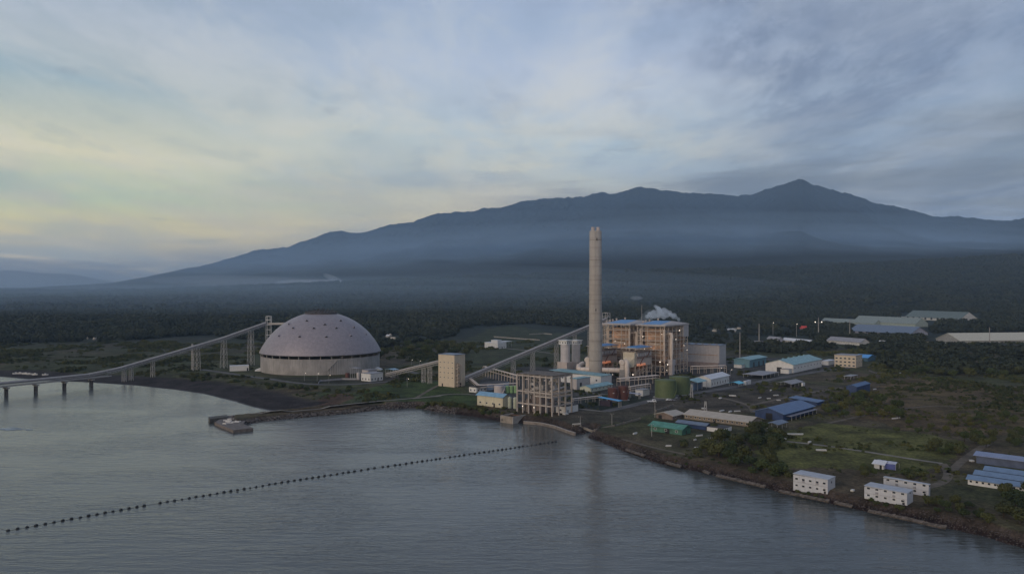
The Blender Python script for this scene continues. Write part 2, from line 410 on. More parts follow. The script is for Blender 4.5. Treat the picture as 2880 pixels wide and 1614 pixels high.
# ---------------------------------------------------------------- terrain
def gp(pts): return np.array([tuple(G(*p)[:2]) for p in pts])
def make_ground():
    t = np.concatenate([np.linspace(-1.5, -.72, 60)[:-1], np.linspace(-.72, .72, 1000), np.linspace(.72, 1.5, 60)[1:]])
    D = np.concatenate([np.arange(170, 600, 1.2), np.arange(600, 1000, 1.8), np.arange(1000, 2000, 6), np.arange(2000, 5000, 18), np.arange(5000, 12500, 40), np.linspace(12500, 14200, 8)])
    T, DD = np.meshgrid(t, D); X = T*DD; Y = DD
    nr, nc = X.shape
    Z = np.empty(X.shape); SD = np.empty(X.shape); IX = np.empty(X.shape, int)
    for i in range(nr): Z[i], SD[i], IX[i] = height(X[i], Y[i], True)
    # the ground's own colours: zones with ragged edges; mountain slopes tinted for haze
    wx = (fbm(X*.03, Y*.03, 31, 4)-.5)*40+(fbm(X*.3, Y*.3, 35, 2)-.5)*5; wy = (fbm(X*.03, Y*.03, 41, 4)-.5)*40+(fbm(X*.3, Y*.3, 45, 2)-.5)*5
    XW = X+wx; YW = Y+wy
    n = fbm(X*.012, Y*.012, 51, 5)[..., None]; n2 = fbm(X*.05, Y*.05, 61, 4)[..., None]
    scrubA = np.array([.054,.056,.024]); scrubB = np.array([.080,.060,.036]); grass = np.array([.046,.062,.016]); forest = np.array([.019,.025,.019])
    k = np.clip((n-.42)*5, 0, 1)
    col = scrubA*(1-k)+scrubB*k
    fr = np.clip((Y-900)/500, 0, 1)[..., None]
    col = col*(1-fr)+forest*fr
    def zone(pts, c, amt=1.0, warp=1.0, mod=True):
        nonlocal col
        P = gp(pts); m = inside(X+wx*warp, Y+wy*warp, P)[..., None]*amt
        c = np.array(c)
        if mod: c = c*(.75+.5*n2)
        col = col*(1-m)+c*m
    zone([(1000,1120),(1050,1085),(1130,1068),(1230,1070),(1300,1108),(1345,1115),(1340,1150),(1230,1150),(1130,1125)], (.038,.060,.014), .9, .35)
    zone([(1280,1010),(1300,965),(1370,925),(1450,915),(1640,950),(1660,1015),(1480,1040),(1310,1045)], (.042,.048,.022), .8, .8)
    zone([(840,1100),(980,1105),(1120,1110),(1170,1125),(1000,1140),(960,1135)], (.035,.048,.018), .8, .4)
    zone([(890,1122),(930,1108),(985,1106),(1000,1122),(960,1140),(905,1148)], (.085,.045,.030), .8, .3)
    zone([(2180,1225),(2300,1195),(2480,1205),(2720,1240),(2720,1290),(2600,1330),(2400,1310),(2180,1320),(2140,1265)], (.092,.092,.024), .85, .6)
    zone([(2380,1110),(2560,1060),(2760,1070),(2900,1130),(2900,1230),(2520,1210),(2400,1170)], (.098,.064,.030), .7, 1.0)
    zone([(0,1000),(380,990),(560,1000),(560,1030),(300,1050),(0,1045)], (.036,.042,.018), .6, 1.0)
    zone([(1480,1030),(1700,1040),(1980,1000),(2330,1010),(2350,1030),(2230,1062),(2000,1110),(1880,1128),(1700,1150),(1560,1160),(1440,1150),(1330,1110),(1360,1060)], (.058,.055,.053), .9, .15)
    zone([(1620,1150),(1800,1140),(1960,1105),(2150,1080),(2380,1085),(2340,1140),(2180,1160),(1900,1150),(1750,1185),(1650,1205),(1560,1190)], (.060,.050,.038), .8, .5)
    zone([(1630,1110),(1740,1105),(1840,1122),(1700,1155),(1640,1145)], (.022,.030,.018), .8, .1)
    zone([(730,1060),(1100,1060),(1120,1078),(900,1080),(760,1062)], (.036,.034,.030), .6, .1)
    b = ((IX < NB) & (SD < 46+wx*.3))[..., None]*np.clip((50-SD)/14, 0, 1)[..., None]
    col = col*(1-b)+np.array([.027,.021,.021])*b
    wet = ((IX < NB) & (SD < 2.0))[..., None]; col = np.where(wet, np.array([.10,.10,.10]), col)
    bk = ((IX >= NB) & (SD < 6+wx*.12))[..., None]*np.clip((7-SD)/2, 0, 1)[..., None]
    col = col*(1-bk)+np.array([.046,.034,.026])*(.6+.9*n2)*bk
    lo = ((IX >= NB) & (SD < 2.2))[..., None]; col = np.where(lo, np.array([.022,.014,.013]), col)
    far = np.clip((Y-4200)/800, 0, 1)[..., None]; fn = fbm(X*.0016, Y*.001, 71, 5)[..., None]
    col = col*(1-far)+np.array([.012,.017,.016])*(.5+fn)*far  # mild blue of the haze painted into the mountain colour
    v = np.stack([X, Y, Z], -1).reshape(-1, 3).astype(np.float32)
    ii = (np.arange(nr-1)[:, None]*nc+np.arange(nc-1)[None]).ravel()
    q = np.stack([ii, ii+1, ii+nc+1, ii+nc], -1)
    q = q[(v[q, 2].max(1) > -2.2)]
    me = bpy.data.meshes.new('ground'); me.vertices.add(len(v)); me.vertices.foreach_set('co', v.ravel())
    me.loops.add(q.size); me.loops.foreach_set('vertex_index', q.ravel().astype(np.int32))
    me.polygons.add(len(q)); me.polygons.foreach_set('loop_start', (np.arange(len(q))*4).astype(np.int32))
    me.polygons.foreach_set('use_smooth', np.ones(len(q), bool))
    me.update(); me.validate()
    ca = me.color_attributes.new('Col', 'FLOAT_COLOR', 'POINT')
    c4 = np.concatenate([col.reshape(-1, 3), np.ones((nr*nc, 1))], 1).astype(np.float32); ca.data.foreach_set('color', c4.ravel())
    me.materials.append(terrain_mat()); o = bpy.data.objects.new('ground', me); link(o); struct(o)
make_ground()
w = MB().add([(-14500,-1800,0),(14500,-1800,0),(14500,14400,0),(-14500,14400,0)], [(0,1,2,3)]).build('water', water_mat()); struct(w)
# far hills across the bay on the left
def far_hills():
    xs = np.linspace(-11400, -4700, 90); prof = [(-3000,700),(-1500,735),(-600,752),(0,762),(100,764),(200,773),(290,787),(330,795),(420,801),(600,806)]
    mb = MB(); vs = []; Dh = 12600
    for x in xs:
        px = CX+F*x/Dh; h = CH+(HZ-np.interp(px, [p[0] for p in prof], [p[1] for p in prof]))*Dh/F+(float(fbm(np.array([x*.002]), np.array([1.0]), 5, 4)[0])-.5)*50
        for k, (dy, f) in enumerate(((-1900,-.02),(-900,.45),(-400,.8),(0,1),(600,.7),(1500,0))): vs.append((x, Dh+dy, max(-3, h*f)))
    n = 6; mb.add(vs, [(i*n+k, (i+1)*n+k, (i+1)*n+k+1, i*n+k+1) for i in range(len(xs)-1) for k in range(n-1)], True)
    struct(mb.build('hills', mat('far_hill_cover', (.03,.035,.03), .9, var=.3, scale=.002)))
far_hills()

def path_strip(name, pts, width, m, lift=.12, world=False, step=6, soft=True):
    P = [Vector(p) if world else G(*p) for p in pts]
    Q = []
    for a, b in zip(P[:-1], P[1:]):
        k = max(1, int((b-a).length/step))
        Q += [a.lerp(b, i/k) for i in range(k)]
    Q.append(P[-1])
    if soft:
        for _ in range(3): Q = [Q[0]]+[(Q[i-1]+Q[i]*2+Q[i+1])/4 for i in range(1, len(Q)-1)]+[Q[-1]]
    xy = []
    for i, p in enumerate(Q):
        d = (Q[min(i+1, len(Q)-1)]-Q[max(i-1, 0)]); d.z = 0; d.normalize(); nn = Vector((-d.y, d.x, 0))*width/2
        xy += [p+nn, p+nn*.33, p-nn*.33, p-nn]
    A = np.array([(v.x, v.y) for v in xy]); Zs = height(A[:, 0], A[:, 1]).reshape(-1, 4).max(1)+lift
    vs = [(A[i, 0], A[i, 1], Zs[i//4]) for i in range(len(A))]
    n = len(Q); fs = []
    for i in range(n-1):
        for k in range(3): fs.append((4*i+k, 4*i+k+1, 4*i+k+5, 4*i+k+4))
    return struct(MB().add(vs, fs).build(name, m))
def wall_line(name, label, cat, pts, h, w, m, ramp=None, posts=0, postm=None):
    """a free-standing wall or fence along ground points"""
    P = [G(*p) for p in pts]; root = thing(name, label, cat, P[0]); o = P[0]
    mb = MB()
    for a, b in zip(P[:-1], P[1:]):
        k = max(1, int((b-a).length/15)); zz = [hz1(*(a.lerp(b, i/k)).xy) for i in range(k+1)]
        for i in range(k):
            p = a.lerp(b, i/k)-o; q = a.lerp(b, (i+1)/k)-o; p.z = zz[i]-o.z+h/2-.3; q.z = zz[i+1]-o.z+h/2-.3
            mb.beam(p, q, w, h+.6)
    mb.build('wall_panel', m, root)
    for a, b in zip(P[:-1], P[1:]):
        k = max(1, int((b-a).length/8))
        for i in range(k+1):
            p = a.lerp(b, i/k)-o; z = hz1(*(p+o).xy)-o.z; MB().box(p.x-w*.9, p.y-w*.9, z-.5, p.x+w*.9, p.y+w*.9, z+h+.25).build('post', m, root)
    return root
path_strip('road', [(552,1037),(588,1042),(620,1046),(690,1057),(760,1066),(811,1074),(854,1079),(898,1082),(971,1082),(1044,1077),(1116,1071),(1160,1065),(1181,1057),(1172,1050),(1150,1044)], 7, M_asph, soft=True)
path_strip('road', [(1700,1157),(1774,1141),(1839,1124),(1930,1110),(2050,1090),(2183,1064),(2330,1040),(2420,1030)], 8, M_asph)
path_strip('path', [(1626,1149),(1665,1154),(1706,1158)], 3.5, M_cpath)
path_strip('path', [(650,1169),(700,1166),(790,1156),(904,1147),(1040,1131),(1175,1119),(1240,1114)], 3.0, M_cpath, lift=.25)
path_strip('path', [(1160,1121),(1217,1115),(1270,1106),(1340,1110)], 3.0, M_cpath)
path_strip('path', [(2213,1241),(2300,1250),(2450,1272),(2550,1289),(2650,1303)], 3.2, M_cpath)
path_strip('path', [(1418,979),(1478,985),(1525,990),(1570,996)], 5, M_cpath)
path_strip('path', [(1650,1104),(1720,1112),(1760,1100),(1800,1096)], 4, M_cpath)

M_dirt = mat('dirt_track', (.105,.082,.058), .95, var=.35, scale=.15)
for pts, w_ in (([(2000,1112),(2060,1125),(2110,1140),(2120,1160)],4), ([(2110,1140),(2200,1120),(2300,1100),(2370,1090)],4), ([(2330,1190),(2420,1170),(2520,1150),(2640,1140),(2760,1150)],3), ([(2650,1303),(2672,1330),(2660,1360),(2600,1372)],4),
                ([(2672,1330),(2700,1300),(2740,1270),(2790,1240)],4), ([(1750,1235),(1850,1262),(1940,1280)],2.4), ([(2440,1040),(2480,1056),(2560,1062)],3), ([(1300,1066),(1250,1075),(1210,1095),(1170,1119)],3)):
    path_strip('path', pts, w_, M_dirt, lift=.1)
# ---------------------------------------------------------------- buildings
def solve(P, ang, px, z=None):
    """length along heading ang from P until the picture column px is reached"""
    dx, dy = math.cos(R(ang)), math.sin(R(ang)); t = (px-CX)/F
    return (t*P.y-P.x)/(dx-t*dy)
def corner(xf, yf, xl, xr, yt, ang):
    """front ground corner, left/right extents and roof height read off the photograph -> real size"""
    P = G(xf, yf); P.z = hz1(P.x, P.y)
    return P, abs(solve(P, ang, xr)), abs(solve(P, ang+90, xl)), (yf-yt)/F*P.y
def roof_mesh(kind, Lv, Lu, h, rise, ov=.7, th=.25):
    mb = MB()
    if kind == 'flat': mb.box(-ov, -ov, h, Lv+ov, Lu+ov, h+th*1.6)
    elif kind == 'shed_v':     # low edge towards the right face
        mb.add([(-ov,-ov,h),(Lv+ov,-ov,h),(Lv+ov,Lu+ov,h+rise),(-ov,Lu+ov,h+rise),(-ov,-ov,h+th),(Lv+ov,-ov,h+th),(Lv+ov,Lu+ov,h+rise+th),(-ov,Lu+ov,h+rise+th)],
               [(0,3,2,1),(4,5,6,7),(0,1,5,4),(1,2,6,5),(2,3,7,6),(3,0,4,7)])
    elif kind == 'gable_v':    # ridge along local x
        c = Lu/2; s = rise/c*ov
        pr = [(-ov, h-s), (c, h+rise), (Lu+ov, h-s), (Lu+ov, h-s+th), (c, h+rise+th), (-ov, h-s+th)]
        vs = [(-ov, y, z) for y, z in pr]+[(Lv+ov, y, z) for y, z in pr]
        mb.add(vs, [(0,5,4,1),(1,4,3,2),(6,7,10,11),(7,8,9,10),(0,1,7,6),(1,2,8,7),(2,3,9,8),(3,4,10,9),(4,5,11,10),(5,0,6,11)])
    elif kind == 'gable_u':    # ridge along local y
        c = Lv/2; s = rise/c*ov
        pr = [(-ov, h-s), (c, h+rise), (Lv+ov, h-s), (Lv+ov, h-s+th), (c, h+rise+th), (-ov, h-s+th)]
        vs = [(x, -ov, z) for x, z in pr]+[(x, Lu+ov, z) for x, z in pr]
        mb.add(vs, [(0,1,4,5),(1,2,3,4),(6,11,10,7),(7,10,9,8),(0,6,7,1),(1,7,8,2),(2,8,9,3),(3,9,10,4),(4,10,11,5),(5,11,6,0)])
    return mb
def wall_mesh(kind, Lv, Lu, h, rise):
    mb = MB().box(0, 0, -1, Lv, Lu, h)
    if kind == 'gable_v':
        for x in (0, Lv): mb.add([(x, 0, h), (x, Lu, h), (x, Lu/2, h+rise-.02), (x+(.2 if x == 0 else -.2), 0, h), (x+(.2 if x == 0 else -.2), Lu, h), (x+(.2 if x == 0 else -.2), Lu/2, h+rise-.02)], [(0,1,2),(5,4,3)])
    if kind == 'gable_u':
        for y in (0, Lu): mb.add([(0, y, h), (Lv, y, h), (Lv/2, y, h+rise-.02), (0, y+(.2 if y == 0 else -.2), h), (Lv, y+(.2 if y == 0 else -.2), h), (Lv/2, y+(.2 if y == 0 else -.2), h+rise-.02)], [(2,1,0),(3,4,5)])
    return mb
def opening(root, name, face, a, z, w, h, m, Lv=0, frame=None):
    """window or door set on the left face ('L', along y) or the right face ('R', along x); keeps its own frame"""
    mb = MB(); fm = MB()
    if face == 'L':
        mb.box(-.04, a-w/2, z, .1, a+w/2, z+h); e = .12
        if frame: fm.box(-.10, a-w/2-e, z+h, .1, a+w/2+e, z+h+e); fm.box(-.14, a-w/2-e, z-e, .1, a+w/2+e, z); fm.box(-.08, a-w/2-e, z, .1, a-w/2, z+h); fm.box(-.08, a+w/2, z, .1, a+w/2+e, z+h)
    else:
        mb.box(a-w/2, -.04, z, a+w/2, .1, z+h); e = .12
        if frame: fm.box(a-w/2-e, -.10, z+h, a+w/2+e, .1, z+h+e); fm.box(a-w/2-e, -.14, z-e, a+w/2+e, .1, z); fm.box(a-w/2-e, -.08, z, a-w/2, .1, z+h); fm.box(a+w/2, -.08, z, a+w/2+e, .1, z+h)
    o = mb.build(name, m, root)
    if frame: fm.build('frame', frame, o)
    return o
def house(name, label, cat, xf, yf, xl, xr, yt, ang, roof='flat', rise=0, wm=None, rm=None, win=(), doors=(), group=None, ov=.7, eave=None, Lv=None, Lu=None, extra=None):
    P, lv, lu, h = corner(xf, yf, xl, xr, yt, ang)
    Lv = Lv or lv; Lu = Lu or lu; h = max(h, 2.2)
    root = thing(name, label, cat, P, ang, group)
    wall_mesh(roof, Lv, Lu, h, rise).build('wall', wm or M_white, root)
    roof_mesh(roof, Lv, Lu, h+.003, rise, ov).build('roof', rm or M_greyr, root)
    for (face, n, z, w, hh) in win:
        L = Lu if face == 'L' else Lv
        for i in range(n): opening(root, 'window', face, L*(i+.5)/n, z, w, hh, M_glass, frame=(M_white if w > 1 else None))
    for (face, f, w, hh) in doors:
        L = Lu if face == 'L' else Lv
        opening(root, 'door', face, L*f, -.02, w, hh, M_dark)
    if extra: extra(root, Lv, Lu, h)
    return root, P, Lv, Lu, h
def canopy(name, label, xf, yf, xl, xr, yt, ang, rm, rise=.8, kind='shed_v', back=None, group=None, n=3, pm=None):
    P, Lv, Lu, h = corner(xf, yf, xl, xr, yt, ang)
    root = thing(name, label, 'canopy', P, ang, group)
    roof_mesh(kind, Lv, Lu, h, rise, .6, .18).build('roof', rm, root)
    for i in range(n):
        for y in (.2, Lu-.2):
            x = .3+(Lv-.6)*i/(n-1)
            hh = h+(rise*(y/Lu) if kind == 'shed_v' else 0)
            if kind.startswith('gable'): hh = h
            MB().box(x-.12, y-.12, -.5, x+.12, y+.12, hh).build('post', pm or M_steelg, root)
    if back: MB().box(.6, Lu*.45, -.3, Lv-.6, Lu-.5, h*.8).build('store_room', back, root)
    return root

# --- coal dome
def coal_dome():
    Y = 835.0; Xc = (903-CX)/F*Y; z0 = hz1(Xc, Y); Rr = 71.6; zc = -7.6; zr = 22.8
    root = thing('coal_dome', 'huge grey metal dome on a round concrete wall, the coal store', 'storage dome', (Xc, Y, z0))
    def lz(z): return z-z0
    n = 96; prof = [(63.4, -2), (63.4, lz(19.5)), (62.6, lz(19.5)), (62.6, -2)]
    MB().lathe(prof, n=n, caps=False).build('wall', mat('dome_wall_concrete', (.275,.25,.225), .85, var=.2, scale=.07, streak=.7, lines=(200,.0,1)), root)
    fl = MB().lathe([(0.01, .06), (62.5, .06)], n=48, caps=False).build('floor', M_dkroof, root)
    MB().lathe([(0.01, 16), (18, 9), (46, .1)], n=48, caps=False).build('coal_heap', mat('coal', (.008,.008,.009), .7, var=.4, scale=.8, bump=.8), root)
    mb = MB()
    # shell: triangulated panels with a soft facet pattern
    rings = 26; a_top = math.asin(17/Rr); a_bot = math.asin(64.8/Rr)
    vs = []; fs = []; N = 112
    for k in range(rings+1):
        a = a_bot+(a_top-a_bot)*k/rings
        for i in range(N):
            th = 2*math.pi*(i+.5*(k % 2))/N
            jr = Rr+random.uniform(-.035, .035)
            vs.append((jr*math.sin(a)*math.cos(th), jr*math.sin(a)*math.sin(th), lz(zc+jr*math.cos(a))))
    for k in range(rings):
        for i in range(N):
            j = (i+1) % N; A, B, Cc, D = k*N+i, k*N+j, (k+1)*N+i, (k+1)*N+j
            if k % 2 == 0: fs += [(A, B, Cc), (B, D, Cc)]
            else: fs += [(A, B, D), (A, D, Cc)]
    m = bpy.data.materials.new('aluminium_panels'); m.use_nodes = True; t = NT(m.node_tree); b = t.n['Principled BSDF']
    b.inputs['Metallic'].default_value = .35; b.inputs['Roughness'].default_value = .5
    tc = t.new('ShaderNodeTexCoord'); v = t.new('ShaderNodeTexVoronoi', i_Scale=.5); t.link(tc.outputs['Object'], v.inputs['Vector'])
    s = t.new('ShaderNodeSeparateColor'); t.link(v.outputs['Color'], s.inputs[0])
    nn = t.new('ShaderNodeTexNoise', i_Scale=.05, i_Detail=5); t.link(tc.outputs['Object'], nn.inputs['Vector'])
    f = t.math('ADD', t.math('MULTIPLY', s.outputs[0], .55), t.math('MULTIPLY', nn.outputs['Fac'], .30))
    t.link(t.ramp(f, [(.1, (.27,.235,.245,1)), (.8, (.34,.295,.30,1))]), b.inputs['Base Color'])
    mb.add(vs, fs); sh = mb.build('dome_shell', m, root)
    MB().lathe([(64.9, lz(zr-.5)), (64.9, lz(zr+.1)), (64.2, lz(zr+.1)), (64.2, lz(zr-.5))], n=96, caps=False).build('rim_beam', M_dkroof, root)
    for i in range(36):
        a = 2*math.pi*(i+.3)/36; q = MB(); ca, sa = math.cos(a), math.sin(a)
        q.beam((63.0*ca, 63.0*sa, lz(19.1)), (63.4*ca, 63.4*sa, lz(zr-.3)), .7).build('rim_column', M_conc, root)
    # vent crown
    q = MB().lathe([(17.3, lz(zc+Rr*math.cos(a_top))-.2), (17.5, lz(63.3)), (12.5, lz(64.3)), (7, lz(65.0)), (.01, lz(65.4))], n=48, caps=False, sm=False).build('roof_cap', M_dkroof, root)
    for ring, num, hh in ((16.6, 30, 1.7), (12.5, 22, 2.0), (8, 14, 2.2), (3.5, 7, 2.3)):
        zz = lz({16.6: 63.4, 12.5: 64.2, 8: 64.9, 3.5: 65.3}[ring])
        for i in range(num):
            a = 2*math.pi*i/num; c_, s_ = math.cos(a), math.sin(a); tt = (-s_*.9, c_*.9)
            MB().add([(ring*c_+tt[0], ring*s_+tt[1], zz-.6), (ring*c_-tt[0], ring*s_-tt[1], zz-.6), ((ring-1.5)*c_, (ring-1.5)*s_, zz-.3), (ring*c_*1.03, ring*s_*1.03, zz+hh*1.1)], [(0,1,3),(1,2,3),(2,0,3),(0,2,1)]).build('roof_vent', M_dkroof, root)
    # triangular dormer vents where the picture shows them
    for (zx, zy) in [(625,286),(445,318),(487,356),(695,358),(805,322),(920,356),(963,284),(1098,349),(345,432),(552,440),(820,440),(1067,431),(1220,416)]:
        px = 680+zx*.2909; py = 820+zy*.2909
        d = Vector(((px-CX)/F, 1, -(py-HZ)/F)); o = Vector((0, 0, CH))-Vector((Xc, Y, zc)); A = d.dot(d); B = 2*o.dot(d); Cq = o.dot(o)-Rr*Rr
        disc = B*B-4*A*Cq
        if disc < 0: continue
        p = o+d*((-B-math.sqrt(disc))/(2*A)); nrm = p.normalized(); th = math.atan2(p.y, p.x)
        tx = Vector((-math.sin(th), math.cos(th), 0)); dn = tx.cross(nrm).normalized()
        if dn.z > 0: dn = -dn
        base = p+Vector((0, 0, zc-z0)); s_ = 1.9
        a1 = base+tx*s_+dn*.5; a2 = base-tx*s_+dn*.5; top = base-dn*2.6; pk = base+nrm*1.5+dn*.2+Vector((0,0,.3))
        hd = MB().add([a1-nrm*.1, a2-nrm*.1, top-nrm*.1, pk], [(0,3,2),(1,2,3)]).build('dormer_vent', m, root)
        MB().add([a1-nrm*.1-dn*.05, a2-nrm*.1-dn*.05, pk-dn*.05, base-nrm*.4], [(0,1,2),(1,0,3),(0,2,3),(2,1,3)]).build('louvre', M_dark, hd)
    root.scale = (.957, .957, 1)
    # stair and drain line on the wall, toward the camera
    a = R(-62); ca, sa = math.cos(a), math.sin(a); q = MB()
    for k in range(14):
        aa = a-.012*k; q.beam((64.3*math.cos(aa), 64.3*math.sin(aa), 14.2-.75*k+.4), (64.3*math.cos(aa-.012), 64.3*math.sin(aa-.012), 14.2-.75*k-.35), .9, .18)
    for k in range(5):
        aa = a-.036*k; q.box(64.3*math.cos(aa)-.1, 64.3*math.sin(aa)-.1, -.5, 64.3*math.cos(aa)+.1, 64.3*math.sin(aa)+.1, 14.2-2.2*k)
    q.build('stair', M_steelg, root)
    # pale apron doors either side
    for a in (R(196), R(-9)):
        q = MB(); ca, sa = math.cos(a), math.sin(a); e = Vector((ca*64.9, sa*64.9, 0)); tn = Vector((-sa, ca, 0)); nn2 = Vector((ca, sa, 0))
        vs = [e-tn*5-nn2*2.5, e+tn*5-nn2*2.5, e+tn*4+nn2*4, e-tn*4+nn2*4]
        q.add([(v.x, v.y, -.5) for v in vs]+[(v.x, v.y, 3.2 if i < 2 else .9) for i, v in enumerate(vs)], [(4,5,6,7),(0,1,5,4),(1,2,6,5),(2,3,7,6),(3,0,4,7)]).build('tunnel_porch', M_white, root)
    return root
coal_dome()

# --- chimney
def chimney():
    D = 740.0; X = (1675-CX)/F*D; z0 = LZ; top = ZY(650, D)-z0; tip = ZY(639, D)-z0
    root = thing('chimney', 'very tall round concrete chimney with two short flues on top', 'chimney', (X, D, z0))
    MB().lathe([(6.4,-1), (6.15, top*.25), (5.85, top*.6), (5.6, top), (5.0, top), (5.0, top-1.2), (.01, top-1.2)], n=48, caps=False).build('shaft', M_chim, root)
    for k in range(7):
        z = top*(.13+.135*k); r = 6.4-.8*(z/top)+.09
        MB().lathe([(r-.2, z-.18), (r, z-.18), (r, z+.18), (r-.2, z+.18)], n=48, caps=False).build('ring_band', mat('band', (.20,.175,.15), .8), root)
    for s in (-1, 1):
        fl = MB().lathe([(1.75, top-1.2), (1.75, tip), (1.45, tip), (1.45, top)], c=(s*2.35, .3*s), n=24, caps=False).build('flue', mat('flue_steel', (.42,.36,.33), .6, var=.15, streak=.4), root)
        MB().lathe([(.01, tip-.9), (1.46, tip-.9)], c=(s*2.35, .3*s), n=24, caps=False).build('flue_mouth', M_dark, fl)
    lm = MB(); a = R(-100)
    for q in (-.35, .35):
        x, y = 6.05*math.cos(a)+q, 6.05*math.sin(a)-.35
        lm.beam((x, y, 2), (x*.92, y*.92, top), .1)
    lm.build('ladder', M_steelg, root)
    for (dx, zz) in ((.6, top-8), (-.3, top*.47)):
        MB().box(dx-.4, -5.95-.2 if zz > 60 else -6.1, zz-1, dx+.4, -5.2, zz+1.1).build('hatch', M_dark, root)
chimney()

# --- boiler houses: two alike
ANG = 52.0
vV = Vector((math.cos(R(ANG)), math.sin(R(ANG)), 0)); uV = Vector((-vV.y, vV.x, 0))
PB = Vector(((1870-CX)/F*774, 774, LZ)); BU = 30.9; BV = 50.7; BH = 48.7
def boiler_house():
    root = thing('boiler_house', '', 'boiler house', PB, ANG)
    fr = MB(); ys = [.4, 4.8, 10.3, 19.2, 24.8, BU-.4]; xs = [.4, 8.5, 17, 26, 34, 42, BV-.4]
    lv = [3, 9, 14, 19, 24, 29, 33, 37.5, 42.5, BH-.6]
    for x in (xs[0], xs[1], xs[3], xs[5], xs[6]):
        for y in ys: fr.box(x-.27, y-.27, -1, x+.27, y+.27, BH-.1)
    for x in xs[2:5:2]:
        for y in (ys[0], ys[-1]): fr.box(x-.27, y-.27, -1, x+.27, y+.27, BH-.1)
    for z in lv:
        for x in (xs[0], xs[6]): fr.box(x-.2, .4, z-.25, x+.2, BU-.4, z+.25)
        for y in (ys[0], ys[-1]): fr.box(.4, y-.2, z-.25, BV-.4, y+.2, z+.25)
    for i, (a, b) in enumerate(((0,1),(2,3),(3,4),(4,5))):
        for k in range(len(lv)-1):
            if (i+k) % 2 == 0:
                y0, y1 = (ys[a], ys[b]) if k % 2 else (ys[b], ys[a]); fr.beam((xs[0], y0, lv[k]), (xs[0], y1, lv[k+1]), .28)
    for k in range(len(lv)-1):
        for (a, b) in ((0,1),(2,3),(5,6)):
            x0, x1 = (xs[a], xs[b]) if (k+a) % 2 else (xs[b], xs[a]); fr.beam((x0, .4, lv[k]), (x1, .4, lv[k+1]), .28)
    # ladder-like stair bay
    for z in np.arange(4, BH-2, 2.4): fr.box(.2, 24.8, z, .5, BU-.4, z+.3)
    fr.build('steel_frame', M_steel, root)
    pl = MB()
    for z in lv[2:-1:2]:
        pl.box(1, 1.2, z+.3, 5.5, BU-1.2, z+.45)
        for y in (1.2, BU-1.2): pl.box(1, y-.04, z+1.35, 8.2, y+.04, z+1.45)
        pl.box(.95, 1.2, z+1.35, 1.05, BU-1.2, z+1.45); pl.box(8.4, 1.0, z+.3, BV-8, 3.2, z+.45)
    pl.build('walkways', M_steelg, root)
    bo = MB(); bo.box(5.8, 4.6, 16, 22, 24.5, 44.5); bo.add([(5.8,4.6,16),(22,4.6,16),(22,24.5,16),(5.8,24.5,16),(13,10,8),(18,10,8),(18,20,8),(13,20,8)], [(0,1,5,4),(1,2,6,5),(2,3,7,6),(3,0,4,7),(4,5,6,7)])
    bo.box(23, 3.6, 9, 36, 23, 40)
    for z in np.arange(18, 44, 2.6): bo.box(5.55, 4.4, z, 22.2, 24.7, z+.35); bo.box(22.8, 3.4, z-4, 36.2, 23.2, z-3.6)
    bo.build('furnace', M_tan, root)
    q = MB(); q.tube([(3.2, 2.4, 44), (3.2, 2.4, 38), (3.2, 2.4, 12)], [1.5, 1.1, 1.1], 14); q.tube([(3.2, 28.2, 44), (3.2, 28.2, 38), (3.2, 28.2, 16)], [1.5, 1.1, 1.1], 14)
    q.tube([(9.5, 4, 41), (3.2, 2.6, 43.5)], 1.3, 12); q.tube([(9.5, 26, 41), (3.2, 28.2, 43.5)], 1.3, 12); q.tube([(5, 8, 30), (5, 22, 30)], .8, 10); q.tube([(6, 6, 21), (6, 24, 21)], 1.0, 10)
    q.build('steam_pipes', M_duct, root)
    # big downcomer with hopper and fan box on the right side
    d = MB(); d.tube([(10, -1.8, 41), (10, -1.8, 36)], [1.2, 2.1], 4, False); d.tube([(10, -1.8, 36), (10, -1.8, 21), (10, -1.8, 15)], [2.0, 2.0, 1.2], 14)
    d.tube([(10, 5, 40), (10, -1.8, 40)], 1.6, 10); d.build('downcomer', M_duct, root)
    e = MB(); e.box(6.6, -4.6, 9.5, 13.4, .2, 15); e.box(7.6, -4.0, -1, 12.6, -.4, 9.5); e.build('fan_box', M_grayc, root)
    # coal bunker bay at the back with cladding
    c = MB(); c.box(BV-11, -.5, BH-13, BV+.5, BU+.5, BH-.7); c.build('bunker_bay', M_grayc, root)
    for y in (4, 10, 16, 22, 28):
        MB().add([(BV-9.5,y-2.3,BH-13),(BV-1.5,y-2.3,BH-13),(BV-1.5,y+2.3,BH-13),(BV-9.5,y+2.3,BH-13),(BV-6.5,y-.6,20),(BV-4.5,y-.6,20),(BV-4.5,y+.6,20),(BV-6.5,y+.6,20)],
                 [(0,1,5,4),(1,2,6,5),(2,3,7,6),(3,0,4,7),(4,5,6,7),(0,3,2,1)]).build('coal_hopper', M_tan, root)
    # roof: low pitched with a pale rim and a blue sheet field
    hi = BH+3.1
    r = MB(); r.add([(-1,-1,BH-1.2),(BV+1,-1,BH-1.2),(BV+1,BU+1,BH-1.2),(-1,BU+1,BH-1.2),(-1,-1,BH+.1),(BV+1,-1,BH+.1),(BV+1,BU+1,BH+.1),(-1,BU+1,BH+.1),(BV*.55,4,hi),(BV*.55,BU-4,hi)],
          [(0,3,2,1),(0,1,5,4),(1,2,6,5),(2,3,7,6),(3,0,4,7),(4,5,8),(5,6,9,8),(6,7,9),(7,4,8,9)])
    ro = r.build('roof', mat('roof_rim_cladding', (.42,.37,.34), .6, var=.06, streak=.15), root)
    def zr(x, y):
        return BH+.1+(hi-BH-.1)*min((x+1)/(BV*.55+1), 1)
    x0, x1 = 3.0, BV*.55-.4
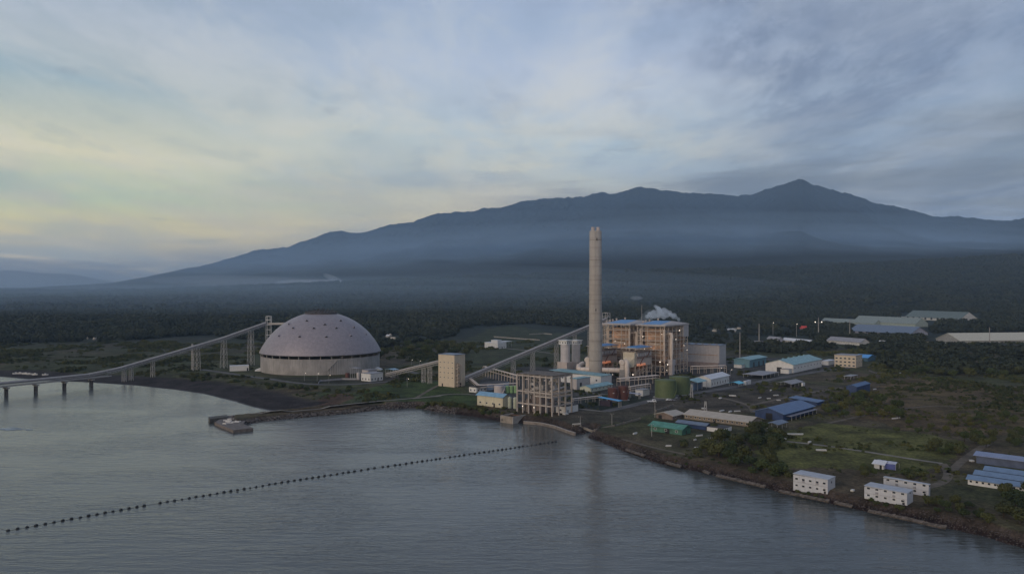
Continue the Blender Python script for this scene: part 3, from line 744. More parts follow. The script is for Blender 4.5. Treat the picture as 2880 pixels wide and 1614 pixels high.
    MB().add([(x0, 6.5, zr(x0,0)+.12), (x1, 7.5, zr(x1,0)+.12), (x1, BU-6, zr(x1,0)+.12), (x0, BU-3, zr(x0,0)+.12), (x0, 6.5, zr(x0,0)-.3), (x1, 7.5, zr(x1,0)-.3), (x1, BU-6, zr(x1,0)-.3), (x0, BU-3, zr(x0,0)-.3)],
             [(0,1,2,3),(7,6,5,4),(0,4,5,1),(1,5,6,2),(2,6,7,3),(3,7,4,0)]).build('roof_sheeting', mat('bright_blue_sheeting', (.06,.23,.48), .45, var=.08, lines=(1.2,.15,1)), ro)
    for (x, y) in ((9, BU-2.4), (14, BU-2.6), (21, BU-3), (30, BU-8)): MB().lathe([(.7, zr(x,y)-.5), (.7, zr(x,y)+1.6), (1.1, zr(x,y)+1.6), (.9, zr(x,y)+2.2), (.01, zr(x,y)+2.3)], c=(x, y), n=12, caps=False).build('roof_fan', M_duct, ro)
    return root
def lamp_bulb(root, p, r=.36, m=None, name='lamp'):
    return MB().lathe([(.01, p[2]-r), (r*.8, p[2]-r*.5), (r, p[2]), (r*.8, p[2]+r*.5), (.01, p[2]+r)], c=(p[0], p[1]), n=8, caps=False).build(name, m or M_lamp, root)
b1 = boiler_house()
b1['label'] = 'right-hand open steel boiler house with a blue roof, its end wall clad in grey'; b1['group'] = 'boiler houses'
b2 = copy_tree(b1); b2.location = PB+uV*38.5
b2['label'] = 'left-hand open steel boiler house with a blue roof, next to the chimney'
for p in ((-.5, 3, 40), (.0, 24, 37), (-.3, 15, 27), (30, -.8, 42.5), (22, -.8, 34), (40, -.8, 27), (4, -1, 10.5), (-.6, 5, 13), (18, -.8, 9.5), (-.6, 22, 25), (47, -.8, 22), (2, -1, 5)):
    lamp_bulb(b1, p, .42 if p[2] in (42.5, 13, 10.5) else .27)
for p in ((-.5, 17, 31), (-.5, 6, 29), (-.3, 25, 24)): lamp_bulb(b2, p, .25)
def pt(name, p, col, e, r=1.5):
    l = bpy.data.lights.new(name, 'POINT'); l.energy = e; l.color = col; l.shadow_soft_size = r
    o = bpy.data.objects.new(name, l); o.location = p; C.objects.link(o)
def loc(P, a, x, y, z):
    c, s = math.cos(R(a)), math.sin(R(a)); return Vector((P.x+c*x-s*y, P.y+s*x+c*y, P.z+z))
for b in (PB, PB+uV*38.5):
    pt('work_lamp', loc(b, ANG, 3, 15, 25), (1, .66, .45), 200); pt('work_lamp', loc(b, ANG, 3, 20, 36), (1, .68, .5), 130); pt('work_lamp', loc(b, ANG, 12, 1, 14), (1, .62, .4), 250)
    pt('work_lamp', loc(b, ANG, 40, 15, 26), (1, .68, .5), 220)

# --- precipitators: two alike
PE = Vector(((1787-CX)/F*744, 744, LZ)); EV = 33.5; EU = 14.3; EH = 28.9
def precipitator():
    root = thing('precipitator', '', 'dust precipitator', PE, ANG)
    lg = MB(); xs = [.4, 8, 15.5, 23, EV-.4]
    for x in xs:
        for y in (.4, 7, EU-.4): lg.box(x-.3, y-.3, -1, x+.3, y+.3, 12)
    for z in (4.5, 8.5, 11.8):
        for y in (.4, EU-.4): lg.box(0, y-.18, z-.18, EV, y+.18, z+.18)
        for x in (xs[0], xs[-1]): lg.box(x-.18, 0, z-.18, x+.18, EU, z+.18)
    for a, b in zip(xs[:-1], xs[1:]): lg.beam((a, .4, 4.5), (b, .4, 8.5), .22)
    lg.build('support_frame', M_steel, root)
    MB().box(3, .7, 12, EV-.5, EU-.5, 24.8).build('casing', mat('precipitator_casing', (.50,.41,.34), .65, var=.12, streak=.3, lines=(2.2,.12,0)), root)
    f = MB(); f.box(.0, 1, 13.2, 3, EU-1, 24.6)
    f.add([(0,1,20),(0,EU-1,20),(-3.2,4.5,15.5),(-3.2,9.5,15.5),(0,1,11.5),(0,EU-1,11.5),(-3.2,4.5,10.5),(-3.2,9.5,10.5)], [(0,1,3,2),(2,3,7,6),(0,2,6,4),(1,5,7,3),(4,6,7,5),(0,4,5,1)])
    f.build('outlet_nozzle', mat('pale_casing', (.52,.45,.34), .6, var=.08, streak=.15), root)
    for i in range(4):
        x = 6+i*7.6
        MB().add([(x-3.4,2.6,12),(x+3.4,2.6,12),(x+3.4,EU-.6,12),(x-3.4,EU-.6,12),(x-.6,6,6.2),(x+.6,6,6.2),(x+.6,8,6.2),(x-.6,8,6.2)], [(0,1,5,4),(1,2,6,5),(2,3,7,6),(3,0,4,7),(4,5,6,7)]).build('hopper', M_tan, root)
    for i in range(7):
        x = 4.5+i*2.7 if i < 4 else 15.6+(i-4)*1.5; r = 1.0 if i < 4 else .45
        MB().lathe([(.01, 11.6), (r*.8, 11.9), (r, 12.6), (r*.9, 13.6), (.01, 14.2)], c=(x, -.15), n=14, caps=False).build('glow_drum', M_warm, root)  # drums are no lamps; their orange glow is put into the material
    w = MB()
    for z in (19.2, 24.6): w.box(2.6, -.6, z, EV-2, .68, z+.15)
    for z in (20.3, 25.7): w.box(2.6, -.62, z, EV-2, -.52, z+.1)
    w.beam((8, -.3, 12.5), (15, -.3, 19.2), .8, .2); w.beam((21, -.3, 19.2), (28, -.3, 24.6), .8, .2)
    for i in range(12): w.box(2.8+2.5*i, -.6, 19.2, 2.9+2.5*i, -.5, 20.3)
    w.build('walkways', M_rust, root)
    for i in range(6):
        x = 5.5+i*4.6; MB().box(x-1.3, -.2, 20.8, x+1.3, .68, 23.6).build('transformer_box', M_grayc, root)
    for x in (.6, 8, 16, 24, EV-1):
        for y in (.6, EU-.6): MB().box(x-.15, y-.15, 24.6, x+.15, y+.15, EH-.6).build('roof_post', M_steel, root)
    ro = MB(); ro.box(-.8, -.8, EH-.7, EV+.6, EU+.8, EH-.1); r = ro.build('roof', mat('roof_rim_cladding', (.42,.37,.34)), root)
    MB().add([(4,-.6,EH-.05),(EV-3,-.6,EH-.05),(EV-3,EU*.75,EH+.9),(4,EU*.75,EH+.9),(4,-.6,EH-.3),(EV-3,-.6,EH-.3),(EV-3,EU*.75,EH-.3),(4,EU*.75,EH-.3)], [(0,1,2,3),(0,4,5,1),(1,5,6,2),(2,6,7,3),(3,7,4,0)]).build('roof_sheeting', mat('bright_blue_sheeting', (.06,.23,.48)), r)
    return root
e1 = precipitator(); e1['label'] = 'dust precipitator with blue roof and orange-lit drums, in front of the boiler houses'; e1['group'] = 'precipitators'
e2 = copy_tree(e1); e2.location = PE+uV*38.5; e2['label'] = 'dust precipitator half hidden behind the tall chimney, orange-lit drums under it'
for b in (PE, PE+uV*38.5):
    pt('hopper_lamp', loc(b, ANG, 9, -1.6, 11.0), (1, .42, .2), 90, .8); pt('hopper_lamp', loc(b, ANG, 18, -1.6, 11.0), (1, .42, .2), 70, .8)
lamp_bulb(e1, (-1, 2, 4.2), .45)
# flue gas ducts to the chimney
chX = (1675-CX)/F*740
def duct(name, label, pts, r, rings=5, stand=()):
    root = thing(name, label, 'duct', pts[0]); o = Vector(pts[0])
    MB().tube([Vector(p)-o for p in pts], r, 20).build('duct_shell', M_duct, root)
    k = MB(); n = len(pts)
    for i in range(1, n-1):
        p = Vector(pts[i])-o; d = (Vector(pts[i+1])-Vector(pts[i-1])).normalized(); k.tube([p-d*.15, p+d*.15], r+.14, 20, False)
    k.build('duct_flanges', M_steelg, root)
    for (x, y, z) in stand:
        s = MB(); q = Vector((x, y, LZ))-o
        for a in (-1.4, 1.4):
            for b in (-1.4, 1.4): s.box(q.x+a-.15, q.y+b-.15, q.z-.5, q.x+a+.15, q.y+b+.15, z-o.z)
        s.beam(q+Vector((-1.4,-1.4,1)), (q.x+1.4, q.y-1.4, z-o.z), .15); s.beam(q+Vector((1.4,-1.4,1)), (q.x-1.4, q.y-1.4, z-o.z), .15)
        s.box(q.x-1.6, q.y-1.6, z-o.z-.3, q.x+1.6, q.y+1.6, z-o.z); s.build('duct_trestle', M_steelg, root)
    return root
def arc(c, r, a0, a1, n, ax, ay): return [Vector(c)+Vector(ax)*r*math.cos(R(a0+(a1-a0)*i/n))+Vector(ay)*r*math.sin(R(a0+(a1-a0)*i/n)) for i in range(n+1)]
A = Vector((chX+5.6, 738, 13.2)); B = Vector(((1752-CX)/F*738, 738, 12.6)); Ct = loc(PE, ANG, -6, 7, 11)
duct('flue_duct', 'fat pale round flue duct joining the right side of the chimney', [A, A.lerp(B, .3), A.lerp(B, .6), A.lerp(B, .85), B+Vector((1.5, 1, 1)), B+Vector((4, 4, 4.0)), B+Vector((6, 9, 5))], 2.3, stand=((B.x-14, 738, 10.8), (B.x-2, 738, 10.8)))
A2 = Vector((chX-5.6, 739, 13.4)); B2 = Vector(((1634-CX)/F*741, 741, 13.2))
duct('flue_duct', 'fat pale round flue duct entering the chimney from the left', [A2, A2.lerp(B2, .5), B2, B2+Vector((-2.2,2,.8)), B2+Vector((-1.6,6,2.5)), B2+Vector((3,16,4))], 2.35, stand=((A2.x-4, 740, 11),))
for (px, py, D, nm, g) in ((1749, 1019, 735, 'round pale fan housing standing on the flue duct right of the chimney', 0), (1652, 1012, 742, 'round pale fan housing just left of the chimney', 0)):
    P = PXD(px, D, ZY(py, D)); r = thing('fan_housing', nm, 'fan', (P.x, P.y, LZ))
    MB().tube([(0,-1.6,P.z-LZ), (0,-.9,P.z-LZ), (0,1.4,P.z-LZ)], [2.2, 2.7, 2.7], 24).build('casing', M_duct, r)
    MB().box(-1.6, -1.2, P.z-LZ-6.5, 1.6, 1.2, P.z-LZ-2).build('outlet_box', M_duct, r); MB().box(-2.2, -1.6, -1, 2.2, 1.6, P.z-LZ-6.5).build('plinth', M_conc, r)
P = PXD(1762, 736, 0); r = thing('gas_riser', 'upright pale gas riser with rounded top between fan housing and precipitator', 'duct', (P.x, P.y, LZ))
MB().tube([(0,0,-1), (0,0,9), (0,.2,14), (-.4,1,17.6), (-1,2,18.4)], [2.6,2.6,2.6,2.3,1.4], 20).build('shell', M_duct, r)
MB().tube([(0,0,6), (0,0,6.3)], 2.8, 20).build('flange', M_steelg, r)

# --- turbine hall
def hall_x(root, Lv, Lu, h):
    for i in range(9): MB().box(2, Lu*(i+.5)/9-1, h+.4, 5, Lu*(i+.5)/9+1, h+1.5).build('roof_vent', M_greyr, root)
    MB().box(-.25, 2, h*.55, 0, Lu*.5, h*.58).build('ledge', M_tan, root)
    MB().box(-3.5, 0, -1, -.01, Lu, h*.23).build('annexe', mat('annexe_wall', (.30,.23,.20), .7, var=.15, streak=.3), root)
house('turbine_hall', 'long pale grey windowless turbine hall behind the boiler houses', 'turbine hall', 2023, 1035, 1850, 2024, 972, 55, 'flat', 0, M_grayc, M_blug, Lv=20, ov=.5, extra=hall_x)

# --- silos
def silo(px, D, rpx, label, wb):
    P = PXD(px, D, LZ); r = rpx/F*D; top = ZY(957, D)-LZ; bot = ZY(1017, D)-LZ
    root = thing('silo', label, 'silo', P, ANG)
    MB().lathe([(r, bot-.5), (r, top-3.8)], n=36).build('barrel', mat('silo_concrete', (.47,.43,.42), .75, var=.07, streak=.3), root)
    for k in range(1, 5): MB().lathe([(r, bot+(top-bot)*.18*k-.15), (r+.12, bot+(top-bot)*.18*k-.15), (r+.12, bot+(top-bot)*.18*k+.15), (r, bot+(top-bot)*.18*k+.15)], n=36, caps=False).build('hoop', M_steelg, root)
    h = r*.98; hd = MB().box(-h, -h, top-3.8, h, h, top).build('head_house', M_white, root)
    for f, n in (('x', 3), ('y', 3)):
        for i in range(n):
            a = -h+2*h*(i+.5)/n
            (MB().box(-h-.06, a-.5, top-2.7, -h+.1, a+.5, top-1.2) if f == 'x' else MB().box(a-.5, -h-.06, top-2.7, a+.5, -h+.1, top-1.2)).build('window', M_glass, hd)
    MB().box(-h-.8, -h-.8, top, h+.8, h+.8, top+.4).build('roof', M_skyb if 0 else M_white, root)
    MB().box(-wb, -wb, -1, wb, wb, bot).build('base_block', mat('silo_base_wall', (.45,.38,.34), .75, var=.08, streak=.25), root)
    for i in range(2):
        MB().box(-wb-.06, -wb+wb*(.7+.6*i), 2.2, -wb+.1, -wb+wb*(.9+.6*i), 4.2).build('window', M_glass, root)
        MB().box(-wb+wb*(.5+.6*i), -wb-.06, 2.2, -wb+wb*(.72+.6*i), -wb+.1, 4.2).build('window', M_glass, root)
    return root
silo(1590, 760, 13.5, 'nearer of two white ash silos, on a tall block left of the chimney', 5.4)
silo(1620, 777, 12, 'farther white ash silo, close beside the chimney', 4.6)
# ---------------------------------------------------------------- conveyors
def gallery(root, P, Q, w, h, m, truss=True):
    P = Vector(P); Q = Vector(Q); d = (Q-P); L = d.length; dn = d.normalized(); side = dn.cross(Vector((0,0,1))).normalized(); up = side.cross(dn).normalized()
    prof = [(-w/2, 0), (w/2, 0), (w/2, h*.6)]+[(w/2*math.cos(R(a)), h*.6+h*.4*math.sin(R(a))) for a in (30, 60, 90, 120, 150)]+[(-w/2, h*.6)]
    vs = [P+side*a+up*b for a, b in prof]+[Q+side*a+up*b for a, b in prof]; n = len(prof)
    MB().add(vs, [tuple(range(n)), tuple(range(2*n-1, n-1, -1))]+[(i, n+i, n+(i+1) % n, (i+1) % n) for i in range(n)]).build('gallery', m, root)
    for s in (-1, 1): MB().beam(P+side*s*(w/2+.01)+dn*.6+up*h*.38, Q+side*s*(w/2+.01)-dn*.6+up*h*.38, .08, .3).build('window_strip', M_glass, root)
    if truss:
        t = MB(); k = max(2, int(L/5)); b = 1.6
        for s in (-1, 1):
            o = side*s*(w/2-.1); t.beam(P+o-up*b, Q+o-up*b, .25); t.beam(P+o-up*.12, Q+o-up*.12, .22)
            for i in range(k):
                a0 = P+dn*(L*i/k)+o; a1 = P+dn*(L*(i+1)/k)+o
                t.beam(a0-up*b, a1-up*.1, .16) if i % 2 else t.beam(a0-up*.1, a1-up*b, .16)
        t.build('truss', M_steelg, root)
def trestle(root, base, top, w0, w1, dirv, mt=None, bays=None):
    """lattice tower from the ground point base up to height top (root space)"""
    s = MB(); base = Vector(base); d = Vector((dirv.x, dirv.y, 0)).normalized(); n = Vector((-d.y, d.x, 0))
    H = top-base.z; k = bays or max(2, int(H/5.5))
    def c(i, a, b):
        f = i/k; return base+d*a*(w0+(w1-w0)*f)/2*.7+n*b*(w0+(w1-w0)*f)/2+Vector((0,0,H*f))
    for a in (-1, 1):
        for b in (-1, 1): s.beam(c(0,a,b)-Vector((0,0,1)), c(k,a,b), .32)
    for i in range(k):
        for (a, b, e, f) in ((-1,-1,1,-1),(-1,1,1,1),(-1,-1,-1,1),(1,-1,1,1)):
            s.beam(c(i+1,a,b), c(i+1,e,f), .15); s.beam(c(i,a,b), c(i+1,e,f), .13); s.beam(c(i,e,f), c(i+1,a,b), .13)
    return s.build('trestle', mt or M_steelg, root)
# jetty conveyor: level over the water, then climbing to the dome
line = lambda y: -421+(y-663)*(152/242.)
prof = [(560, 9.0), (700, 9.0), (722, 9.3), (745, 12.0), (790, 22.0), (845, 34.5), (896, 49.0)]
cz = lambda y: float(np.interp(y, [a for a, b in prof], [b for a, b in prof]))
o = Vector((line(700), 700, 0))
jr = thing('jetty_conveyor', 'long covered conveyor running from the sea jetty up to the dome top', 'conveyor', o)
pts = [Vector((line(y), y, cz(y))) for y in (545, 600, 650, 700, 722, 736, 748, 765, 790, 818, 845, 872, 893)]
for a, b in zip(pts[:-1], pts[1:]): gallery(jr, a-o, b-o, 3.6, 2.6, M_conv, truss=a.y > 735)
dvec = Vector((152, 242, 0)).normalized(); sv = Vector((dvec.y, -dvec.x, 0))
dk = MB()
dk.beam(pts[0]-o+sv*2.4+Vector((0,0,-1.3)), Vector((line(738), 738, 9))-o+sv*2.0+Vector((0,0,-1.2)), 6.4, .7)
dk.build('jetty_deck', M_conc, jr)
rl = MB()
for s in (5.0, -1.9):
    a = pts[0]-o+sv*s; b = Vector((line(738), 738, 9))-o+sv*s
    for z in (-.3, .2): rl.beam(a+Vector((0,0,z)), b+Vector((0,0,z)), .08)
rl.build('jetty_railing', M_steelg, jr)
for D_ in (580, 600, 621, 641, 662, 682, 702.5, 723):
    c0 = Vector((line(D_), D_, 0))-o+sv*2.4
    MB().beam(c0+Vector((0,0,6.2))-sv*3.4, c0+Vector((0,0,6.2))+sv*3.6, 2.4, 1.1).build('pier_cap', M_conc, jr)
    for a in (-2.1, .4, 2.1):
        c = c0+sv*a; MB().lathe([(.6, -4), (.6, 5.6)], c=(c.x, c.y), n=12).build('pier_pile', M_dkroof, jr)
for y in (751, 757, 776): trestle(jr, (line(y)-o.x, y-o.y, hz1(line(y), y)), cz(y)-1.6, 3.4, 3.0, dvec)
for y in (818, 846, 876): 
    trestle(jr, (line(y)-o.x, y-o.y, LZ), cz(y)-1.7, 6.5, 4.5, dvec)
hd = MB(); q = Vector((line(897), 897, 0))-o
for a in (-2.4, 2.4):
    for b in (-2.4, 2.4): hd.box(q.x+a-.2, q.y+b-.2, 4, q.x+a+.2, q.y+b+.2, 57)
for z in (30, 36, 42, 47.5, 53, 57):
    for a in (-2.4, 2.4): hd.box(q.x+a-.15, q.y-2.4, z-.2, q.x+a+.15, q.y+2.4, z+.2); hd.box(q.x-2.4, q.y+a-.15, z-.2, q.x+2.4, q.y+a+.15, z+.2)
hd.box(q.x-3, q.y-3, 47, q.x+3, q.y+3, 47.3); hd.build('head_tower', M_white, jr)
MB().beam(q+Vector((0,0,48.5)), Vector((-240, 862, 50.5))-o, 2.6, 2.2).build('filling_gallery', M_conv, jr)
for (px, yb, hh) in ((541, 1040, 27), (545, 1041, 27)):
    P = G(px, yb); m_ = thing('lattice_mast', 'slender steel mast beside the jetty conveyor, %s' % ('nearer the sea' if px == 541 else 'one of a close pair'), 'mast', P, 0, None) if px == 541 else None
    if m_: trestle(m_, (0,0,0), hh, 1.6, 1.2, dvec, bays=9)

# second conveyor: dome to transfer tower
PT = G(1278, 1089)
house_T = None
def belt(name, label, P, Q, ts, w=2.8, h=2.3, m=None):
    P = Vector(P); Q = Vector(Q); o = Vector((P.x, P.y, LZ)); r = thing(name, label, 'conveyor', o)
    gallery(r, P-o, Q-o, w, h, m or M_conv); d = Q-P
    for f in ts:
        c = P+d*f; trestle(r, (c.x-o.x, c.y-o.y, hz1(c.x, c.y)-LZ), c.z-LZ-1.7, 4.2 if c.z > 22 else 3, 3, d)
    return r
S2 = PXD(1088, 765, ZY(1055, 765)); E2 = PXD(1236, 697, ZY(1019, 697))
belt('belt_conveyor', 'short covered conveyor climbing from the plant beside the dome to the beige tower', S2, E2, (.12, .72, .83))
A_ = Vector((-42, 697, 9)); E_ = Vector((102, 862, 54.5))
belt('belt_conveyor', 'long covered conveyor climbing from the beige tower to the boiler house roof', A_, E_, (.30, .43, .60, .74, .86), w=3.2, h=2.5)
o = Vector((E_.x, E_.y, LZ)); tt = thing('conveyor_head_tower', 'steel head tower where the long conveyor reaches the boiler houses, right behind the chimney', 'tower', o, ANG)
q = MB()
for a in (-3, 3):
    for b in (-3, 3): q.box(a-.2, b-.2, -1, a+.2, b+.2, 58)
for z in list(range(4, 50, 6))+[50, 54, 58]:
    for a in (-3, 3): q.box(a-.14, -3, z-.14, a+.14, 3, z+.14); q.box(-3, a-.14, z-.14, 3, a+.14, z+.14)
q.beam((-3,-3,52), (3,-3,58), .2); q.beam((3,-3,52), (-3,-3,58), .2); q.build('frame', M_steelg, tt)
MB().box(-3.4, -3.4, 44, 3.4, 3.4, 50).build('drive_house', M_grayc, tt)
MB().box(2.5, -2.0, 42.5, 22, 2, 46).build('link_gallery', M_conv, tt)
# transfer tower
def tt_extra(root, Lv, Lu, h):
    s = MB()
    for x in (1.0, 6.8):
        for y in (-2.6,): s.box(x-.12, y-.12, -1, x+.12, y+.12, h*.74)
        s.box(x-.12, -.2, -1, x+.12, .0, h*.74)
    for k in range(7):
        z = 1+k*h*.105; s.box(.9, -2.6, z, 6.9, -.05, z+.12); s.beam((1.4 if k % 2 else 6.4, -1.3, z), (6.4 if k % 2 else 1.4, -1.3, z+h*.105), 1, .15); s.box(.9, -2.62, z+1, 6.9, -2.54, z+1.08)
    s.build('outside_stair', M_steel, root)
house('transfer_tower', 'tall beige clad conveyor transfer tower with rows of small windows', 'tower', 1278, 1089, 1233, 1308, 999, 55, 'flat', 0, M_cream, M_blug, win=[('L', 4, z, 1.5, .55) for z in (7.6, 11.8, 16.0, 20.6)], doors=(('L', .75, 1.4, 2.6), ('R', .55, 2.4, 3)), ov=.3, extra=tt_extra)

# ---------------------------------------------------------------- open concrete intake structure
M_frame = mat('frame_concrete', (.40,.345,.30), .85, var=.12, streak=.4)
def intake():
    ang = 50; P = G(1553, 1171); v = Vector((math.cos(R(ang)), math.sin(R(ang)), 0))
    Lu = abs(solve(P, ang+90, 1455)); Lv = abs(solve(P, ang, 1608)); H = (1171-1059)/F*P.y
    root = thing('concrete_frame_building', 'unfinished open concrete frame of tall columns at the water edge', 'concrete frame', P, ang)
    ny, nx = 7, 4
    for i in range(ny):
        for j in range(nx):
            if j in (1, 2) and i in (1, 3, 5): continue
            y = Lu*i/(ny-1); x = Lv*j/(nx-1)
            MB().box(x-.42, y-.42, -1.5, x+.42, y+.42, H-.02-.01*j).build('column', M_frame, root)
    lv = [H*.245, H*.47, H*.56, H-.9]
    for k, z in enumerate(lv):
        bm = MB()
        for j in range(nx):
            x = Lv*j/(nx-1)
            if j in (1, 2) and k in (0,): continue
            y1 = Lu if k != 1 or j else Lu*.66
            for i in range(ny-1):
                if Lu*(i+1)/(ny-1) > y1+.1: continue
                bm.box(x-.3, Lu*i/(ny-1)+.5, z-.45, x+.3, Lu*(i+1)/(ny-1)-.5, z+.45)
        for i in range(ny):
            if i in (1, 3, 5) : continue
            for j in range(nx-1): bm.box(Lv*j/(nx-1)+.5, Lu*i/(ny-1)-.3, z-.4, Lv*(j+1)/(nx-1)-.5, Lu*i/(ny-1)+.3, z+.4)
        bm.build('floor_beams', M_frame, root)
    MB().box(-.3, -.3, H, Lv+.3, Lu+.3, H+.35).build('top_deck', mat('weathered_deck', (.13,.105,.085), .9, var=.4, scale=.5), root)
    pp = MB()
    for i in range(3): pp.tube([(Lv*.1, Lu*(.1+.25*i), H*.62), (Lv*.9, Lu*(.15+.25*i), H*.66)], .7, 12)
    for i in range(9):
        x, y = Lv*random.uniform(.15, .85), Lu*random.uniform(.08, .8); z = H*random.choice((.50,.62,.72,.8)); pp.box(x-1.6, y-2, z, x+1.6, y+2, z+random.uniform(1, 2.6))
    pp.build('duct_sections', mat('pale_equipment', (.42,.39,.37), .6, var=.25), root)
    for i in range(3):
        MB().lathe([(1.9, -.5), (1.9, 7.5), (1.3, 9), (.01, 9.2)], c=(Lv*(.3+.25*i), Lu*(.85-.2*i)), n=20, caps=False).build('pump_vessel', mat('brownish_steel', (.16,.12,.10), .7, var=.3), root)
    MB().box(Lv*.35, Lu*.50, -1, Lv*.7, Lu*.78, H*.5).build('inner_room', mat('brick_infill', (.23,.18,.16), .9, var=.2), root)
    for (y, x) in ((Lu*.83, .6), (Lu*.5, .6)): lamp_bulb(root, (-x, y, 4.6), .22)
intake()
house('pump_house', 'small white pump house at the foot of the concrete frame', 'building', 1590, 1163, 1570, 1626, 1144, 50, 'flat', 0, M_white, M_dkroof, doors=(('R', .2, 1, 2.2),), win=(('L', 1, 1.6, 1.6, 1),), ov=.15, Lu=8)

# quay walls
def quay(name, label, pts, zt, th, m, zb=-2.5, world=False):
    P = [Vector((*W0(*p), 0)) for p in pts]; root = thing(name, label, 'quay', P[0]); mb = MB(); o = P[0]
    for a, b in zip(P[:-1], P[1:]):
        d = (b-a).normalized(); mb.beam(Vector((a.x-o.x, a.y-o.y, (zt+zb)/2)), Vector((b.x-o.x, b.y-o.y, (zt+zb)/2)), th, zt-zb)
    mb.build('wall_face', m, root)
    cp = MB()
    for a, b in zip(P[:-1], P[1:]): cp.beam(Vector((a.x-o.x, a.y-o.y, zt+.16)), Vector((b.x-o.x, b.y-o.y, zt+.16)), th+.3, .3)
    cp.build('coping', M_conc, root)
quay('quay_wall', 'curved pale concrete quay wall under the concrete frame building', [(1472,1191),(1520,1195),(1560,1204),(1598,1218),(1618,1224)], 1.5, .8, mat('quay_concrete', (.19,.16,.14), .9, var=.3, scale=.5, streak=.6))
def basin():
    P = Vector((*W0(1443, 1192), 0)); root = thing('intake_basin', 'square open concrete intake basin standing in the water', 'basin', P, 50)
    a, b, h = 13, 11, 4.6; t = .7
    MB().box(0, 0, -2.5, a, t, h).build('basin_wall', M_conc, root); MB().box(0, t+.01, -2.5, t, b-t, h).build('basin_wall', mat('stained_concrete', (.26,.22,.18), .85, streak=.8, var=.2), root)
    MB().box(0, b-t+.01, -2.5, a, b, h).build('basin_wall', M_conc, root); MB().box(t+.01, t+.01, -2.4, a, b-t-.01, 2.2).build('silted_floor', M_concd, root)
    MB().box(-.05, b*.82, 1.0, .1, b*.82+1, 2.4).build('weep_hole', M_dark, root)
    MB().box(a*.75, t+.02, 2.2, a*.75+.3, b-t-.02, 4.2).build('gate', M_rust, root)
basin()
# breakwater head
def head():
    D0 = W0(656, 1217); P = Vector((*D0, 0)); root = thing('breakwater_head', 'flat dark concrete landing platform at the tip of the breakwater', 'platform', P)
    z = 1.8
    top = [W0(x, y, z) for x, y in ((603,1187),(656,1209),(712,1203),(706,1200),(684,1191),(690,1183),(716,1172),(716,1166),(640,1168),(625,1174))]
    MB().prism([(x-P.x, y-P.y) for x, y in top], -2.5, z).build('platform_slab', mat('pier_concrete', (.15,.125,.11), .9, var=.3, scale=.4, streak=.4), root)
    blk = [W0(x, y, 2.7) for x, y in ((586,1172),(590,1178),(641,1172),(638,1166))]
    MB().prism([(x-P.x, y-P.y) for x, y in blk], -2.5, 2.7).build('parapet_block', mat('dark_wet_concrete', (.075,.07,.06), .9, var=.3), root)
    for i in range(18):
        f = i/17; a = Vector(W0(603+53*f, 1187+22*f, 1)); MB().box(a.x-P.x-.25, a.y-P.y-.6, -1.5, a.x-P.x+.25, a.y-P.y+.1, 1.6).build('fender', M_tyre, root)
    for i in range(13):
        px = random.uniform(622, 686); py = random.uniform(1178, 1198)
        if px < 640 and py > 1192: continue
        q = Vector(W0(px, py, z)); w = Vector((random.uniform(1.5, 4.5), random.uniform(.4, 1), 0))
        r_ = thing('concrete_block', 'pale concrete block lying on the breakwater platform', 'block', (q.x, q.y, z), random.uniform(-15, 15), 'blocks on the breakwater platform')
        MB().box(-w.x/2, -w.y/2, 0, w.x/2, w.y/2, .5).box(-w.x/2+.2, -w.y/2+.1, .5, w.x/2-.2, w.y/2-.1, .62).build('block_body', M_white, r_)
        MB().tube([(-.3, 0, .6), (-.2, 0, .85), (.2, 0, .85), (.3, 0, .6)], .05, 6).build('lifting_loop', M_rust, r_)
head()

# ---------------------------------------------------------------- plant buildings
def tank(name, label, px, yb, rpx, yt, m, n=40, cone=.6, rail=True, group=None, D=None):
    g = G(px, yb); r0 = rpx/F*g.y; P = PXD(px, g.y+r0, 0); r = rpx/F*P.y; P.z = hz1(P.x, P.y); H = ZY(yt, P.y-r)-P.z
    root = thing(name, label, 'tank', P, 0, group)
    MB().lathe([(r, -1), (r, H)], n=n, caps=False).build('shell', m, root)
    MB().lathe([(r+.08, H-.25), (r+.08, H+.05), (.01, H+cone+.05)], n=n, caps=False).build('tank_roof', m, root)
    if r > 3:
        rl = MB(); k = 28
        for i in range(k):
            a = 2*math.pi*i/k; b = 2*math.pi*(i+1)/k; rl.beam((r*math.cos(a), r*math.sin(a), H+1), (r*math.cos(b), r*math.sin(b), H+1), .08); rl.box(r*math.cos(a)-.04, r*math.sin(a)-.04, H, r*math.cos(a)+.04, r*math.sin(a)+.04, H+1)
        rl.build('roof_railing', m, root)
        s = MB(); k = 22
        for i in range(k):
            a = R(-60)+i*1.5/k; a1 = R(-60)+(i+1)*1.5/k; s.beam(((r+.5)*math.cos(a), (r+.5)*math.sin(a), H*i/k), ((r+.5)*math.cos(a1), (r+.5)*math.sin(a1), H*(i+1)/k), .8, .12)
        s.build('spiral_stair', m, root)
        MB().lathe([(r+1.5, -.8), (r+1.5, .25)], n=n).build('plinth', M_conc, root)
    return root, P, r, H
tank('storage_tank', 'big olive green storage tank, the nearer of the pair', 1871, 1121, 29, 1072, M_tank)
tank('storage_tank', 'big olive green storage tank, the farther one behind the other', 1911, 1111, 28, 1063, M_tank)
